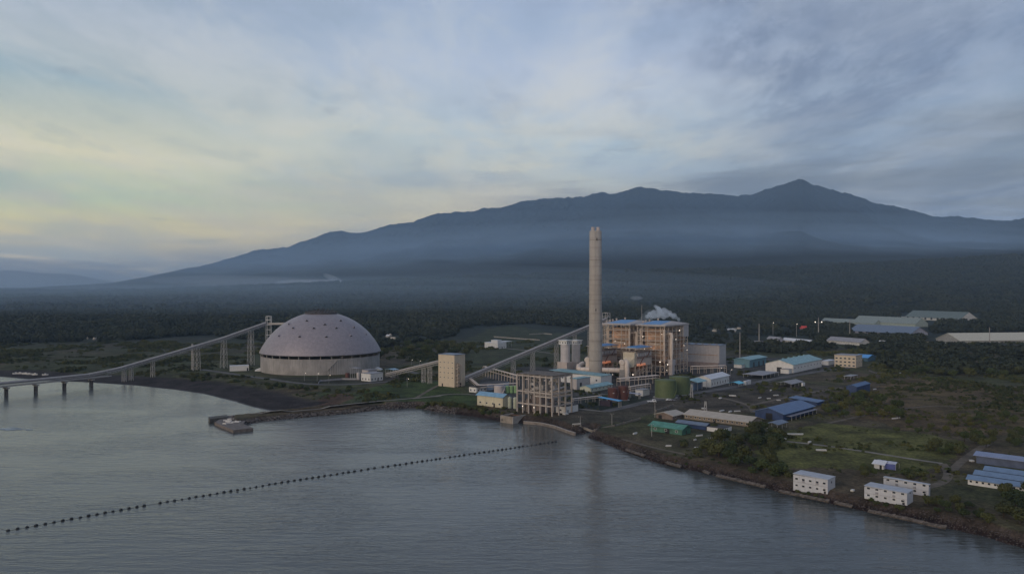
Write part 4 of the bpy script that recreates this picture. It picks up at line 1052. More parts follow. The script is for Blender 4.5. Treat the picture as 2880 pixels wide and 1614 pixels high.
for (a, b, lb) in ((1723, 1129, 'maroon fuel tank, left of the two, behind the bright blue canopy'), (1752, 1126, 'maroon fuel tank, right and taller-looking of the two by the blue canopy')):
    root, P, r, H = tank('fuel_tank', lb, a, b, 13.6, 1093 if a == 1723 else 1088, M_brown)
    cp = MB()   # short pale lettering band, unreadable in the photograph
    for i in range(6):
        an = R(-96+i*3.2); cp.add([((r+.05)*math.cos(an), (r+.05)*math.sin(an), H*.62), ((r+.05)*math.cos(an+.035), (r+.05)*math.sin(an+.035), H*.62), ((r+.05)*math.cos(an+.035), (r+.05)*math.sin(an+.035), H*.62+.7), ((r+.05)*math.cos(an), (r+.05)*math.sin(an), H*.62+.7)], [(0,1,2,3)])
    cp.build('marking', M_white, root)
house('workshop', 'cream walled workshop with a pale blue roof near the shore', 'building', 1414, 1147, 1342, 1434, 1117, 52, 'gable_u', 1.8, mat('cream_wall', (.56,.50,.36), .7, var=.06, streak=.15, lines=(7.6,.15,1)), M_skyb, win=(('L', 4, 1.8, 1.5, 1.0),), doors=(('L', .33, 1.3, 2.6),), ov=.9)
for i, (px, lb) in enumerate(((1434, 'left of two tall narrow pale tanks beside the cream workshop'), (1449, 'right of two tall narrow pale tanks, next to the concrete frame'))): tank('narrow_tank', lb, px, 1148+i, 5.6, 1119+i, mat('pale_green_paint', (.40,.42,.32), .55, var=.1, streak=.3), n=20, cone=.9)
house('office', 'small flat-roofed white block with dark windows left of the long low shed', 'building', 1340, 1104, 1319, 1368, 1090, 52, 'flat', 0, M_white, M_dkroof, win=(('L', 2, 1.2, 1.2, 1.2), ('R', 3, 1.2, 1.3, 1.2)), ov=.1)
house('water_treatment_shed', 'long low pale blue shed behind the cream workshop', 'building', 1372, 1098, 1346, 1432, 1082, 50, 'flat', 0, mat('pale_blue_wall', (.36,.42,.50), .6, var=.1), M_dkroof, doors=(('R', .35, 2, 2.6),), ov=.1)
tank('settling_tank', 'squat white round settling tank beside the green tanks', 1403, 1108, 13.5, 1087, mat('tank_white', (.46,.40,.38), .7, var=.06), cone=.05)
for i, px in enumerate((1427, 1438.5, 1450)): tank('process_tank', '%s of three small pale green process tanks under a steel rack' % ('leftmost', 'middle', 'rightmost')[i], px, 1105, 5.0, 1086, mat('light_green_paint', (.22,.36,.16), .55, var=.1), n=18, cone=.4)
def rack(name, label, pts, z, w=3, pipes=4, m=None):
    P = [PXD(px, D, LZ) for px, D in pts]; o = P[0]; root = thing(name, label, 'pipe rack', o)
    f = MB(); pi = MB()
    for a, b in zip(P[:-1], P[1:]):
        d = (b-a).normalized(); s = Vector((-d.y, d.x, 0)); L = (b-a).length; k = max(1, int(L/7))
        for i in range(k+1):
            c = a+d*(L*i/k)-o
            for e in (-1, 1): q = c+s*e*w/2; f.box(q.x-.15, q.y-.15, -1, q.x+.15, q.y+.15, z+.3)
            f.beam(c-s*w/2+Vector((0,0,z)), c+s*w/2+Vector((0,0,z)), .25); f.beam(c-s*w/2+Vector((0,0,z*.65)), c+s*w/2+Vector((0,0,z*.65)), .25)
        for j in range(pipes):
            e = s*(w*(j+.5)/pipes-w/2); pi.tube([a-o+e+Vector((0,0,z+.35)), b-o+e+Vector((0,0,z+.35))], .18+.1*(j % 2), 8)
            if j % 2: pi.tube([a-o+e+Vector((0,0,z*.65+.3)), b-o+e+Vector((0,0,z*.65+.3))], .2, 8)
    f.build('frame', m or M_steel, root); pi.build('pipes', M_duct, root); return root
rack('pipe_rack', 'long grey pipe bridge crossing the grass left of the concrete frame', [(1362, 770), (1456, 690)], 9)
rack('pipe_rack', 'low dark pipe rack behind the small white block', [(1322, 700), (1345, 650), (1455, 665)], 5.5, m=M_dkroof)
rack('pipe_rack', 'tall pipe rack with many levels behind the concrete frame', [(1478, 672), (1560, 655)], 12.5, w=4)
rack('pipe_rack', 'crowded pipe rack in front of the precipitators', [(1740, 690), (1790, 700), (1850, 716)], 6.5, w=5, pipes=6)
rack('pipe_rack', 'low pipe rack between maroon tanks and the white block', [(1770, 648), (1826, 668)], 4.6)
rack('pipe_rack', 'pipe rack on the left of the bright blue canopy', [(1610, 585), (1690, 602)], 3.6, w=2.4)
rack('pipe_rack', 'pipe rack in front of the turbine hall, under the grey wall', [(1945, 790), (2040, 800)], 7, w=4)
# conveyor hall roofs in front of the chimney
house('control_building', 'long building with a flat teal roof in front of the chimney base', 'building', 1690, 1084, 1548, 1700, 1058, 50, 'shed_v', 1.6, M_white, M_teal, doors=(('L', .25, 3, 4),), win=(('L', 6, 3.5, 1.6, 1.4),), Lv=17)
house('chemical_store', 'cream and pale blue walled store with a teal gable roof', 'building', 1661, 1103, 1631, 1722, 1091, 52, 'gable_v', 1.6, mat('pale_cream_wall', (.50,.50,.40), .7, var=.06), M_teal, doors=(('L', .62, 1.3, 2.2),), win=(('R', 6, 1.4, 1.1, 1.1),))
house('store_room', 'tall narrow white building end wall left of the teal roofed store', 'building', 1622, 1096, 1604, 1660, 1066, 50, 'flat', 0, M_grayc, M_teal, doors=(('R', .3, 2.6, 5.5),), ov=.4)
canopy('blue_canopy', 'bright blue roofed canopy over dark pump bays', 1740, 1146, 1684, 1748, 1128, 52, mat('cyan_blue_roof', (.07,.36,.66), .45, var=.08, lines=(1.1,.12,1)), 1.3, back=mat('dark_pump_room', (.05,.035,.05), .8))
house('electrical_room', 'plain white block between maroon tanks and green tanks', 'building', 1808, 1114, 1787, 1827, 1098, 52, 'flat', 0, M_white, M_greyr, ov=.1, doors=(('L', .5, 1.4, 2.4),))
canopy('pump_canopy', 'low white roofed canopy right beside the maroon tanks', 1797, 1122, 1768, 1803, 1109, 52, mat('lilac_white_roof', (.40,.40,.47), .6, var=.06), .4)
house('warehouse', 'white warehouse with pale roof right of the green tanks', 'warehouse', 1999, 1089, 1957, 2051, 1066, 52, 'gable_v', 2.4, M_white, M_whiter, win=(('R', 7, 1.5, 1.2, 2.2),), ov=.8)
canopy('teal_canopy', 'teal roofed canopy leaning on the white warehouse beside the green tanks', 1962, 1098, 1938, 1988, 1076, 52, M_teal, 2.0, back=mat('dark_blue_wall', (.10,.14,.20), .7))  # store room wall in one even dark blue
canopy('cyan_canopy', 'small bright cyan roof right of the white warehouse', 2078, 1087, 2050, 2092, 1079, 50, mat('cyan_roof', (.12,.48,.62), .5, var=.08), 1.2, kind='gable_v')
house('site_cabin', 'small white container cabin near the cyan canopy', 'cabin', 2097, 1083, 2091, 2112, 1073, 50, 'flat', 0, M_white, M_whiter, ov=.05, doors=(('R', .3, .9, 2),))
house('garage', 'open-fronted building with teal roofs behind the white warehouse', 'building', 2108, 1034, 2064, 2155, 1012, 52, 'gable_v', 1.4, mat('teal_wall', (.13,.24,.28), .7, var=.1), M_teal, doors=(('R', .25, 4, 5), ('R', .55, 4, 5), ('R', .82, 4, 5)), ov=1.2)
house('garage_annexe', 'low white lean-to on the left of the teal garage', 'building', 2086, 1035, 2064, 2108, 1026, 52, 'shed_v', .6, M_white, M_teal, ov=.4)
def big_annex(root, Lv, Lu, h):
    MB().box(-9, 1, -1, -.01, Lu*.33, h*.5).build('porch', M_white, root); MB().box(-9.4, .6, h*.5, -.02, Lu*.33+.4, h*.5+.3).build('porch_roof', M_greyr, root)
    for i in range(5): MB().box(Lv*(.12+.18*i), Lu*.46, h+4.0, Lv*(.12+.18*i)+2.4, Lu*.54, h+5.0).build('ridge_vent', M_teal, root)
house('warehouse', 'largest warehouse in the yard, white with a long teal gable roof', 'warehouse', 2231, 1049, 2153, 2311, 1026, 50, 'gable_v', 4.2, M_white, M_teal, doors=(('L', .5, 5, 5),), win=(('R', 9, 4, 2.2, .9),), extra=big_annex)
house('link_shed', 'low white shed between the teal warehouse and the three-storey office', 'building', 2330, 1027, 2311, 2350, 1016, 50, 'flat', 0, M_white, M_whiter, ov=.2)
canopy('parking_roof', 'wide low grey carport roof left of the teal warehouse', 2145, 1066, 2090, 2190, 1056, 50, M_greyr, .5, kind='flat', n=5)
house('office_block', 'cream three-storey office block with rows of dark windows', 'office building', 2407, 1034, 2347, 2425, 1001, 48, 'flat', 0, M_cream, M_greyr, win=(('L', 5, 1.2, 2.4, 1.4), ('L', 5, 4.8, 2.4, 1.4), ('L', 5, 8.6, 2.4, 1.4), ('R', 3, 4.8, 2.2, 1.2), ('R', 3, 8.6, 2.2, 1.2)), ov=.5)
house('canteen', 'low building with a bright blue roof behind the office block', 'building', 2440, 1017, 2404, 2462, 1006, 46, 'gable_u', 2.6, mat('dim_blue_wall', (.06,.12,.17), .7), mat('bright_blue_roof', (.09,.33,.68), .5, var=.08, lines=(1.2,.12,1)), ov=1)
canopy('open_shed', 'open-sided grey gable shed on the bare ground behind the blue warehouse', 2225, 1090, 2184, 2258, 1080, 48, M_greyr, 1.6, kind='gable_v', n=4)
house('site_cabin', 'tiny white cabin at the right end of the grey open shed', 'cabin', 2258, 1086, 2254, 2264, 1078, 48, 'flat', 0, M_white, M_whiter, ov=.05)
house('blue_shed', 'tall dark blue shed standing alone in the scrub', 'shed', 2409, 1112, 2380, 2447, 1088, 48, 'gable_v', 1.4, M_navyw, M_navy, doors=(('R', .4, 4, 4.2),), ov=.5)
canopy('open_shed', 'small rusty-grey open shed just behind the dark blue shed', 2392, 1068, 2374, 2412, 1059, 48, M_greyr, .6, kind='flat')
def blue_extra(root, Lv, Lu, h):
    MB().box(4, -3.6, 2.7, Lv-2, -.02, 2.9).build('side_awning', mat('pale_awning', (.22,.22,.26), .7), root)
    for i in range(7): MB().box(5+(Lv-8)*i/6-.1, -3.5, -1, 5+(Lv-8)*i/6+.1, -3.3, 2.7).build('awning_post', M_steelg, root)
house('warehouse', 'big warehouse with a wide slate blue gable roof and dark blue walls', 'warehouse', 2203, 1184, 2124, 2288, 1164, 47, 'gable_v', 3.0, M_navyw, M_blug if 0 else mat('slate_blue_roof', (.085,.145,.27), .5, var=.12, lines=(1.1,.15,1), streak=.12), ov=1.2, doors=(('L', .5, 4.5, 4.2),), extra=blue_extra)
house('blue_shed', 'long low blue shed behind the big slate blue warehouse', 'shed', 2298, 1140, 2222, 2320, 1132, 47, 'shed_v', 1.6, M_navyw, mat('slate_blue_roof', (.085,.145,.27)), ov=.8, Lv=12)
canopy('blue_grey_canopy', 'small blue-grey canopy at the front corner of the slate blue warehouse', 2187, 1209, 2156, 2214, 1194, 47, M_blug, .9, kind='gable_v')
house('barracks', 'very long beige-walled barracks with a cream metal roof', 'barracks', 2107, 1200, 1925, 2143, 1187, 47, 'gable_u', 2.2, mat('barracks_wall', (.25,.20,.15), .8, var=.15, streak=.3), M_creamr, win=(('L', 14, 1.1, 1.2, 1.0), ('R', 2, 1.1, 1.3, 1.1)), doors=(('L', .52, 1.6, 2.3),), ov=1)
house('small_house', 'small beige house with cream roof left of the barracks', 'house', 1892, 1181, 1845, 1922, 1169, 48, 'gable_v', 1.6, mat('brown_wall', (.17,.13,.11), .8, var=.2), M_creamr, win=(('R', 2, 1.1, 1.2, 1),), doors=(('L', .75, 2.6, 2.3),), ov=1.1)
house('green_shed', 'green walled shed with a sea green gable roof', 'shed', 1918, 1224, 1828, 1962, 1207, 48, 'gable_u', 1.7, M_greenw, M_green, doors=(('L', .45, 3, 2.8), ('R', .5, 1.4, 2.2)), win=(('L', 3, 1.3, 1.4, 1),), ov=1.0, Lv=10)
house('annexe', 'low blue-grey roofed annexe between green shed and barracks', 'shed', 1985, 1209, 1903, 2005, 1197, 48, 'gable_u', 1.0, M_navyw, M_blug, ov=.7, Lv=6)
house('ruin', 'low roofless whitewashed ruin right of the green shed', 'ruin', 2034, 1217, 1988, 2058, 1206, 48, 'flat', 0, M_white, M_dkroof, doors=(('L', .3, 1.2, 2), ('R', .5, 1, 2)), ov=-.3)
# cabins on the shore
def cabin(label, xf, yf, xl, xr, yt):
    def ex(root, Lv, Lu, h):
        for i in range(5):
            MB().box(-.55, Lu*(i+.5)/5-.45, h*.55, -.05, Lu*(i+.5)/5+.45, h*.55+.7).build('air_conditioner', M_greyr, root) if i % 2 else None
        MB().box(-.08, -.02, h*.48, 0, Lu, h*.5).build('floor_band', M_greyr, root)
    return house('site_cabin', label, 'cabin', xf, yf, xl, xr, yt, 47, 'shed_v', .35, mat('cabin_white', (.47,.47,.49), .6, var=.06, streak=.3), mat('cabin_roof', (.40,.41,.44), .6, var=.1, lines=(1.2,.15,1)),
          win=(('L', 5, 3.9, 1.2, .8), ('L', 5, 1.1, 1.1, .8), ('R', 1, 3.9, .9, .8)), doors=(('L', .08, .9, 2.1),), ov=.15, extra=ex)
cabin('white two-storey cabin block on the bank, the leftmost of three', 2328, 1389, 2231, 2349, 1350)
cabin('white two-storey cabin block nearest the water, front one of the pair', 2551, 1421, 2431, 2568, 1388)
cabin('white two-storey cabin block behind the front one, farther from the water', 2612, 1396, 2485, 2616, 1364)
# right edge
house('long_shed', 'long shed with pale blue roof and a red container wall at the right edge', 'shed', 2990, 1334, 2746, 3040, 1310, 47, 'gable_u', .9, mat('dim_blue_grey_wall', (.08,.10,.16), .7), mat('lilac_roof', (.20,.24,.36), .5, var=.1, lines=(1.1,.12,1)), ov=1.2, Lv=10)
P = G(2860, 1316); r = thing('shipping_container', 'dull red shipping container in front of the long shed', 'container', P, 137-90)
MB().box(0, 0, 0, 2.4, 14, 2.6).build('container_body', mat('dull_red', (.15,.03,.025), .7, var=.2, lines=(.6,.3,1)), r)
for y in (.1, 13.7): MB().box(-.05, y, 0, 2.45, y+.2, 2.7).build('corner_post', mat('darker_red', (.09,.02,.02), .7), r)
for i, (xf, yf, yt) in enumerate(((2955, 1362, 1346), (2945, 1378, 1361), (2935, 1394, 1377))):
    house('row_hut', ('farthest', 'middle', 'nearest')[i]+' of three parallel long huts with pale blue roofs at the right edge', 'hut', xf, yf, (2770, 2742, 2722)[i], xf+30, yt, 46, 'gable_u', 1.1, M_white if i == 2 else M_navyw, mat('hut_blue_roof', (.14,.21,.32), .5, var=.1, lines=(1.1,.12,1)), ov=.7, Lv=5.5, win=(('L', 12, 1.1, .9, .8),) if i == 2 else ())
house('small_house', 'small white house on the grass beside a blue tarpaulin', 'house', 2485, 1320, 2458, 2497, 1306, 47, 'gable_u', 1.0, M_white, M_whiter, doors=(('L', .3, 1, 2),), ov=.8)
def tarp():
    P = G(2519, 1322); r = thing('tarpaulin_shelter', 'blue and white tarpaulin shelter right of the small white house', 'shelter', P, 47)
    L, W, h = 9, 5, 2.6; vs = []; n = 9
    for i in range(n):
        for j in range(5): vs.append((W*j/4, L*i/(n-1), h+.8*math.sin(math.pi*j/4)+random.uniform(-.15, .15)))
    MB().add(vs, [(i*5+j, i*5+j+1, (i+1)*5+j+1, (i+1)*5+j) for i in range(n-1) for j in range(4)]).build('canopy_sheet', mat('pale_tarp', (.40,.42,.50), .6), r)
    MB().add([(0,0,0),(0,L,0),(0,L,h),(0,0,h),(.1,0,0),(.1,L,0),(.1,L,h),(.1,0,h)], [(0,3,2,1),(4,5,6,7),(0,4,7,3),(1,2,6,5)]).build('side_sheet', mat('blue_tarp', (.08,.10,.28), .6), r)
    for x in (0, W):
        for y in (0, L): MB().box(x-.06, y-.06, 0, x+.06, y+.06, h).build('pole', M_steelg, r)
tarp()
# by the dome
house('pump_building', 'white two-part building at the foot of the dome on the right', 'building', 1042, 1073, 1016, 1077, 1052, 52, 'flat', 0, M_white, M_greyr, win=(('L', 3, 1.2, 1.3, 1.4), ('R', 4, 1.2, 1.3, 1.6)), doors=(('R', .6, 1.4, 2.6),), ov=.15)
house('sample_house', 'small grey-roofed block behind the white building by the dome', 'building', 1036, 1056, 1018, 1060, 1042, 52, 'flat', 0, M_grayc, M_greyr, ov=.2)
tank('day_tank', 'short pale tank beside the white building at the dome', 1008, 1068, 5, 1048, M_grayc, n=18, cone=.2)
canopy('pump_shelter', 'light steel shelter between the dome and the white building', 1003, 1066, 985, 1016, 1036, 52, M_greyr, .3, kind='flat')
canopy('conveyor_tail_shelter', 'steel frame shelter over the lower end of the short conveyor', 1106, 1061, 1084, 1120, 1040, 52, M_skyb, .6, kind='gable_v')
tank('storage_bin', 'brown round bin on legs at the dome pump yard', 977, 1062, 6, 1050, M_brown, n=16)
house('substation', 'low white windowless building left of the dome', 'building', 646, 1044, 636, 700, 1030, 20, 'flat', 0, M_white, M_whiter, ov=.1, Lu=8, doors=(('L', .5, 2, 3), ('R', .93, 1.4, 3)))
house('small_house', 'white flat-topped house in the grass behind the long conveyor', 'house', 1400, 981, 1363, 1424, 965, 50, 'flat', 0, M_white, M_whiter, doors=(('L', .4, 2, 2.6), ('R', .5, 2, 2.6)), win=(('R', 2, 1.4, 1.4, 1.4),), ov=.2, extra=lambda root, Lv, Lu, h: (MB().box(3, 3, h+.4, Lv*.6, Lu*.6, h+3.6).build('upper_room', M_white, root), MB().box(2.4, 2.4, h+3.6, Lv*.6+.6, Lu*.6+.6, h+3.9).build('upper_roof', M_whiter, root)))
canopy('carport', 'pale flat carport on posts right of the white house in the grass', 1424, 977, 1404, 1439, 961, 50, M_skyb if 0 else M_whiter, .2, kind='flat')
# walls and fences
wall_line('perimeter_wall', 'long pale perimeter wall across the far field, its left length', 'wall', [(1389,948),(1430,951),(1470,954),(1517,957)], 1.5, .3, M_conc)
wall_line('perimeter_wall', 'short pale wall beyond the field near the long conveyor', 'wall', [(1489,941),(1530,939),(1552,941)], 1.5, .3, M_conc)
wall_line('perimeter_wall', 'pale wall ending at the trees left of the white house', 'wall', [(1302,966),(1350,968)], 1.4, .3, M_conc)
wall_line('boundary_wall', 'low pale wall running inland along the big drainage ditch', 'wall', [(1672,1213),(1730,1199),(1800,1180)], 1.3, .4, M_cpath)
wall_line('boundary_wall', 'pale wall piece farther inland on the same ditch', 'wall', [(1845,1158),(1893,1142)], 1.4, .4, M_cpath)
wall_line('boundary_wall', 'low pale wall from the quay to the ditch mouth', 'wall', [(1616,1196),(1640,1204),(1668,1213)], .9, .5, M_cpath)
wall_line('mesh_fence', 'thin grey mesh fence along the grass above the dome road', 'fence', [(895,1080),(900,1073),(960,1068),(1004,1068)], 1.6, .12, M_greyr)
# ---------------------------------------------------------------- far factories
house('factory', 'very long cream roofed factory at the right, beyond the dark trees', 'factory', 2700, 965, 2612, 3060, 958, 8, 'gable_v', 10, mat('factory_wall', (.30,.29,.27), .8), mat('cream_far_roof', (.50,.46,.36), .7, var=.06), Lv=420, Lu=55, ov=1)
house('factory', 'blue-grey roofed factory with a pale fascia, middle of the far works', 'factory', 2560, 945, 2390, 2610, 938, 30, 'gable_u', 11, mat('lilac_wall', (.34,.33,.38), .8), M_blug, win=(('L', 8, 1, 9, 3),), ov=2)
house('factory', 'low pale green roofed factory behind the blue-grey one', 'factory', 2575, 920, 2400, 2610, 911, 25, 'gable_u', 12, mat('mint_wall', (.30,.34,.30), .8), M_mint, ov=1)
house('factory', 'dull green roofed shed left of the far works', 'factory', 2460, 915, 2310, 2480, 910, 25, 'gable_u', 7, mat('mint_wall', (.30,.34,.30), .8), M_mint, ov=1)
house('factory', 'farthest long grey-green works building with pale walls below its roof', 'factory', 2700, 905, 2545, 2750, 897, 22, 'gable_u', 16, mat('pale_far_wall', (.50,.48,.45), .8), mat('grey_green_roof', (.12,.15,.14), .7), win=(('L', 9, 2, 6, 6),), ov=1)
house('factory', 'small pale building above the far works, left end', 'factory', 2530, 898, 2470, 2545, 891, 22, 'flat', 0, mat('pale_far_wall', (.50,.48,.45), .8), M_whiter, ov=1)
house('far_shed', 'pale shed with a grey roof in front of the blue-grey factory', 'shed', 2420, 972, 2326, 2445, 963, 25, 'gable_u', 5, mat('pale_far_wall', (.50,.48,.45), .8), M_greyr, ov=1)
house('far_shed', 'low pale sheds right of the twin lamp mast, the longer one', 'shed', 2275, 968, 2200, 2290, 962, 20, 'gable_u', 3, mat('pale_far_wall', (.50,.48,.45), .8), M_whiter, ov=1)
house('far_shed', 'grey roofed shed at the edge of the far wood, left of the pale sheds', 'shed', 2190, 962, 2158, 2202, 954, 20, 'gable_u', 3, mat('lilac_wall', (.34,.33,.38), .8), M_greyr, ov=1)
house('far_shed', 'small pale shed behind the tall pole at the wood edge', 'shed', 2136, 966, 2117, 2146, 961, 20, 'flat', 0, mat('lilac_wall', (.34,.33,.38), .8), M_greyr, ov=.5)
house('far_shed', 'low cream shed below the long cream factory', 'shed', 2665, 973, 2610, 2685, 966, 20, 'flat', 0, mat('factory_wall', (.30,.29,.27), .8), mat('cream_far_roof', (.50,.46,.36)), ov=1)
house('far_house', 'tiny white house beside the blue-grey factory', 'house', 2486, 968, 2472, 2492, 962, 25, 'gable_u', 2, M_white, M_whiter)
house('far_house', 'red roofed house between two lamps in the far wood', 'house', 2268, 928, 2250, 2276, 923, 20, 'gable_u', 4, mat('pinkish_wall', (.35,.20,.18), .8), mat('red_roof', (.55,.06,.05), .7))
for (px, py, w, lb) in ((1592,858,8,'white far house with an antenna left of the boiler house smoke'),(1606,856,16,'long white far house in the forest beyond the chimney'),(1512,853,14,'small white far building in the forest left of the chimney'),(1287,852,12,'small pale far roof above the dome road'),
        (2022,926,7,'pale hut left of the tall poles'),(2062,930,8,'second pale hut between the poles and the turbine hall'),(1090,838,10,'pale far roof in the forest right of the dome top'),(1118,826,12,'pale far roof high in the forest behind the dome'),(1340,845,6,'tiny pale far roof left of the chimney')):
    house('far_house', lb, 'house', px, py, px-w/2, px+w/2, py-3.2, 35, 'gable_u', 1.5, M_white, M_whiter, Lu=14)
for (a, b, py, h, lb) in ((192,203,823,4,'tiny white roof on the far left skyline'),(212,224,826,3,'low white roof right of the skyline one'),(290,345,825,4,'long low pale far building near the left skyline'),(542,580,819,7,'pale boxy far factory on the left skyline'),(612,648,822,4,'white far shed under the thin smoke wisp')):
    house('far_building', lb, 'building', (a+b)/2, py, a, b, py-h, 25, 'flat', 0, mat('bluish_white', (.45,.48,.48), .8), M_whiter, Lv=25)

for (n_, x0, x1, y0, y1, wh) in ((7, 225, 300, 950, 966, 'left of the dome, beyond the jetty conveyor'), (6, 1050, 1125, 944, 962, 'right of the dome top'), (5, 1985, 2090, 924, 934, 'above the turbine hall'), (4, 1230, 1330, 838, 856, 'high in the forest left of the chimney')):
    for k_ in range(n_):
        x = random.uniform(x0, x1); y = random.uniform(y0, y1); w = random.uniform(4, 8)
        house('far_house', 'tiny pale roofed house among the trees '+wh, 'house', x, y, x-w/2, x+w/2, y-2.4, random.uniform(20, 60), 'gable_u', 1.4, M_beige, M_whiter if k_ % 2 else M_creamr, Lu=9, group='tiny houses '+wh)
# ---------------------------------------------------------------- buoys on a floating line
bx = [x*.31056 for x in (73,160,245,327,410,489,568,647,727,802,877,951,1023,1096,1168,1240,1305,1449,1516,1580,1648,1714,1775,1840,1901,1966,2028,2090,2150,2211,2265,2320,2379,2438,2494)]
bx += [780+x*.31832 for x in (39,95,150,204,258,311,364,416,471,527,580,628,681,741,802,858,932,978,1040,1083,1138,1188,1237,1280,1323,1362,1401,1436,1481,1525,1569,1608,1650,1697,1745,1784,1827,1871,1907,1948,1986,2021,2060,2099,2137,2169,2207,2246,2286,2323,2357,2392,2427,2462)]
by = lambda x: float(np.interp(x, [0,23,405,450,793,1053,1564], [1497,1492,1422,1414.5,1356.5,1316.5,1242]))
small = {round(1648*.31056), round(2265*.31056), round(780+1481*.31832), round(780+2286*.31832), round(780+2207*.31832)}
def buoy():
    r = thing('buoy', 'black drum float in the long dotted boom across the bay', 'buoy', (0,0,0), 0, 'black drum floats of the boom')
    m = MB(); m.tube([(-.62,0,.12), (-.55,0,.12), (-.2,0,.12), (.2,0,.12), (.55,0,.12), (.62,0,.12)], [.3,.48,.5,.5,.48,.3], 14); m.build('drum', M_buoy, r)
    h = MB(); h.tube([(-.25,0,.6), (-.2,0,.78), (.2,0,.78), (.25,0,.6)], .05, 6); h.build('handle', M_buoy, r); return r
b0 = buoy(); line_pts = []
for i, x in enumerate(bx):
    o = b0 if i == 0 else copy_tree(b0); px, py = x, by(x)+random.uniform(-.4, .4); X, D = W0(px, py); o.location = (X, D, random.uniform(-.03, .05)); o.rotation_euler = (0, 0, R(random.uniform(25, 75)))
    s = (.6 if round(x) in small else random.uniform(.82, 1.05)); o.scale = (s, s, s); line_pts.append(Vector((X, D, .02)))
rp = MB(); rp.tube([line_pts[0]-Vector((30,-18,0))]+line_pts, .05, 5)
ro = rp.build('boom_rope', M_buoy); tag(ro, 'thin dark rope stringing the black drum floats together', 'rope')

# ---------------------------------------------------------------- poles and masts
def pole(label, px, yb, yt, r=.35, kind='plain', name='mast', cat='mast', D=None, group=None):
    P = G(px, yb); H = (yb-yt)/F*P.y; root = thing(name, label, cat, P, 0, group)
    if kind == 'lattice':
        s = MB(); w = r*2
        for a in (-1, 1):
            for b in (-1, 1): s.beam((a*w, b*w, -1), (a*w*.4, b*w*.4, H), .28)
        k = int(H/3)
        for i in range(k):
            f, g = 1-.6*i/k, 1-.6*(i+1)/k; z, y = H*i/k, H*(i+1)/k
            s.beam((-w*f,-w*f,z), (w*g,-w*g,y), .16); s.beam((w*f,-w*f,z), (-w*g,-w*g,y), .16); s.beam((-w*f,w*f,z), (-w*g,-w*g,y), .16)
        s.build('lattice', M_steelg, root)
    else:
        MB().tube([(0,0,-1), (0,0,H)], [r, r*.6], 10).build('shaft', M_conc if kind == 'plain' else M_steelg, root)
    if kind == 'lamp':
        for s_ in (-1, 1):
            MB().beam((0,0,H-.3), (s_*1.5,0,H), .12).build('arm', M_steelg, root); lamp_bulb(root, (s_*1.7, 0, H-.1), .32, name='lamp_head')
    if kind == 'cross':
        for z in (H-.6, H-1.8): MB().beam((-1.3,0,z), (1.3,0,z), .16).build('crossarm', M_trunk, root)
        MB().beam((-1,0,H-.4), (-1,0,H-.1), .15).build('insulator', M_white, root); MB().beam((1,0,H-.4), (1,0,H-.1), .15).build('insulator', M_white, root)
    return root, P, H
pole('tall pale pole standing left of the teal garage', 2081, 1006, 934, .8)
pole('tall pale pole at the far wood edge, left one of the far poles', 2135, 973, 910, .9)
r, P, H = pole('tall mast with two lamps, right of the red-roofed house', 2302, 950, 893, .9)
for s_ in (-1, 1): lamp_bulb(r, (s_*5.5, 0, H*.78), .8, name='lamp_head'); MB().beam((0,0,H*.75), (s_*5.5,0,H*.76), .4).build('arm', M_steelg, r)
pole('tall grey pole in front of the blue-grey factory', 2390, 952, 899, .8)
pole('thin tall pole in front of the long cream factory roof', 2783, 972, 920, .7)
pole('thin dark stack with a light tip behind the boiler house roofs', 1805, 925, 858, 1.0)
pole('utility pole on the grass between the quay and the green tanks', 1721, 1194, 1162, .16, 'cross', 'utility_pole', 'pole')
pole('utility pole left of the small beige house', 1842, 1174, 1129, .16, 'cross', 'utility_pole', 'pole')
pole('utility pole in front of the green shed', 1833, 1226, 1192, .16, 'cross', 'utility_pole', 'pole')
pole('utility pole standing in front of the bushes right of the green shed', 1998, 1263, 1229, .16, 'cross', 'utility_pole', 'pole')
pole('dark utility pole by the quay with a flat pale board on top', 1632, 1200, 1171, .16, 'cross', 'utility_pole', 'pole')
pole('lattice mast at the road bend beside the ditch', 1945, 1118, 1080, .5, 'lattice')
pole('lattice mast by the barracks roof', 1984, 1160, 1128, .5, 'lattice')
k = 0
for (px, yb, wh) in ((856,1071,'on the lawn before the dome, left of the road bend'),(892,1072,'at the fence corner before the dome'),(925,1077,'on the lawn before the dome, right of the fence corner'),(1157,1030,'on the grass right of the dome'),(1180,1033,'on the grass between dome and beige tower'),
      (1297,1071,'beside the beige tower stair'),(1946,1094,'right of the green tanks, left one of two'),(1972,1090,'right of the green tanks, right one of two'),(2055,1060,'behind the white warehouse'),(2028,1018,'at the foot of the turbine hall'),(2240,947,'in the far wood left of the twin lamp mast'),(2174,942,'in the far wood above the pale sheds'),
      (2026,1055,'in front of the turbine hall pipe rack'),(1145,1088,'on the grass under the short conveyor'),(1720,1075,'in front of the right flue duct')):
    P = G(px, yb); r = thing('street_lamp', 'lit white street lamp '+wh, 'street lamp', P)
    h = 7 if yb > 1000 else 22
    MB().tube([(0,0,-.5), (0,0,h)], .1 if h < 10 else .3, 8).build('post', M_steelg, r); MB().beam((0,0,h), (1,0,h+.2), .12).build('arm', M_steelg, r); lamp_bulb(r, (1.1,0,h), .22 if h < 10 else .5, name='lamp_head')

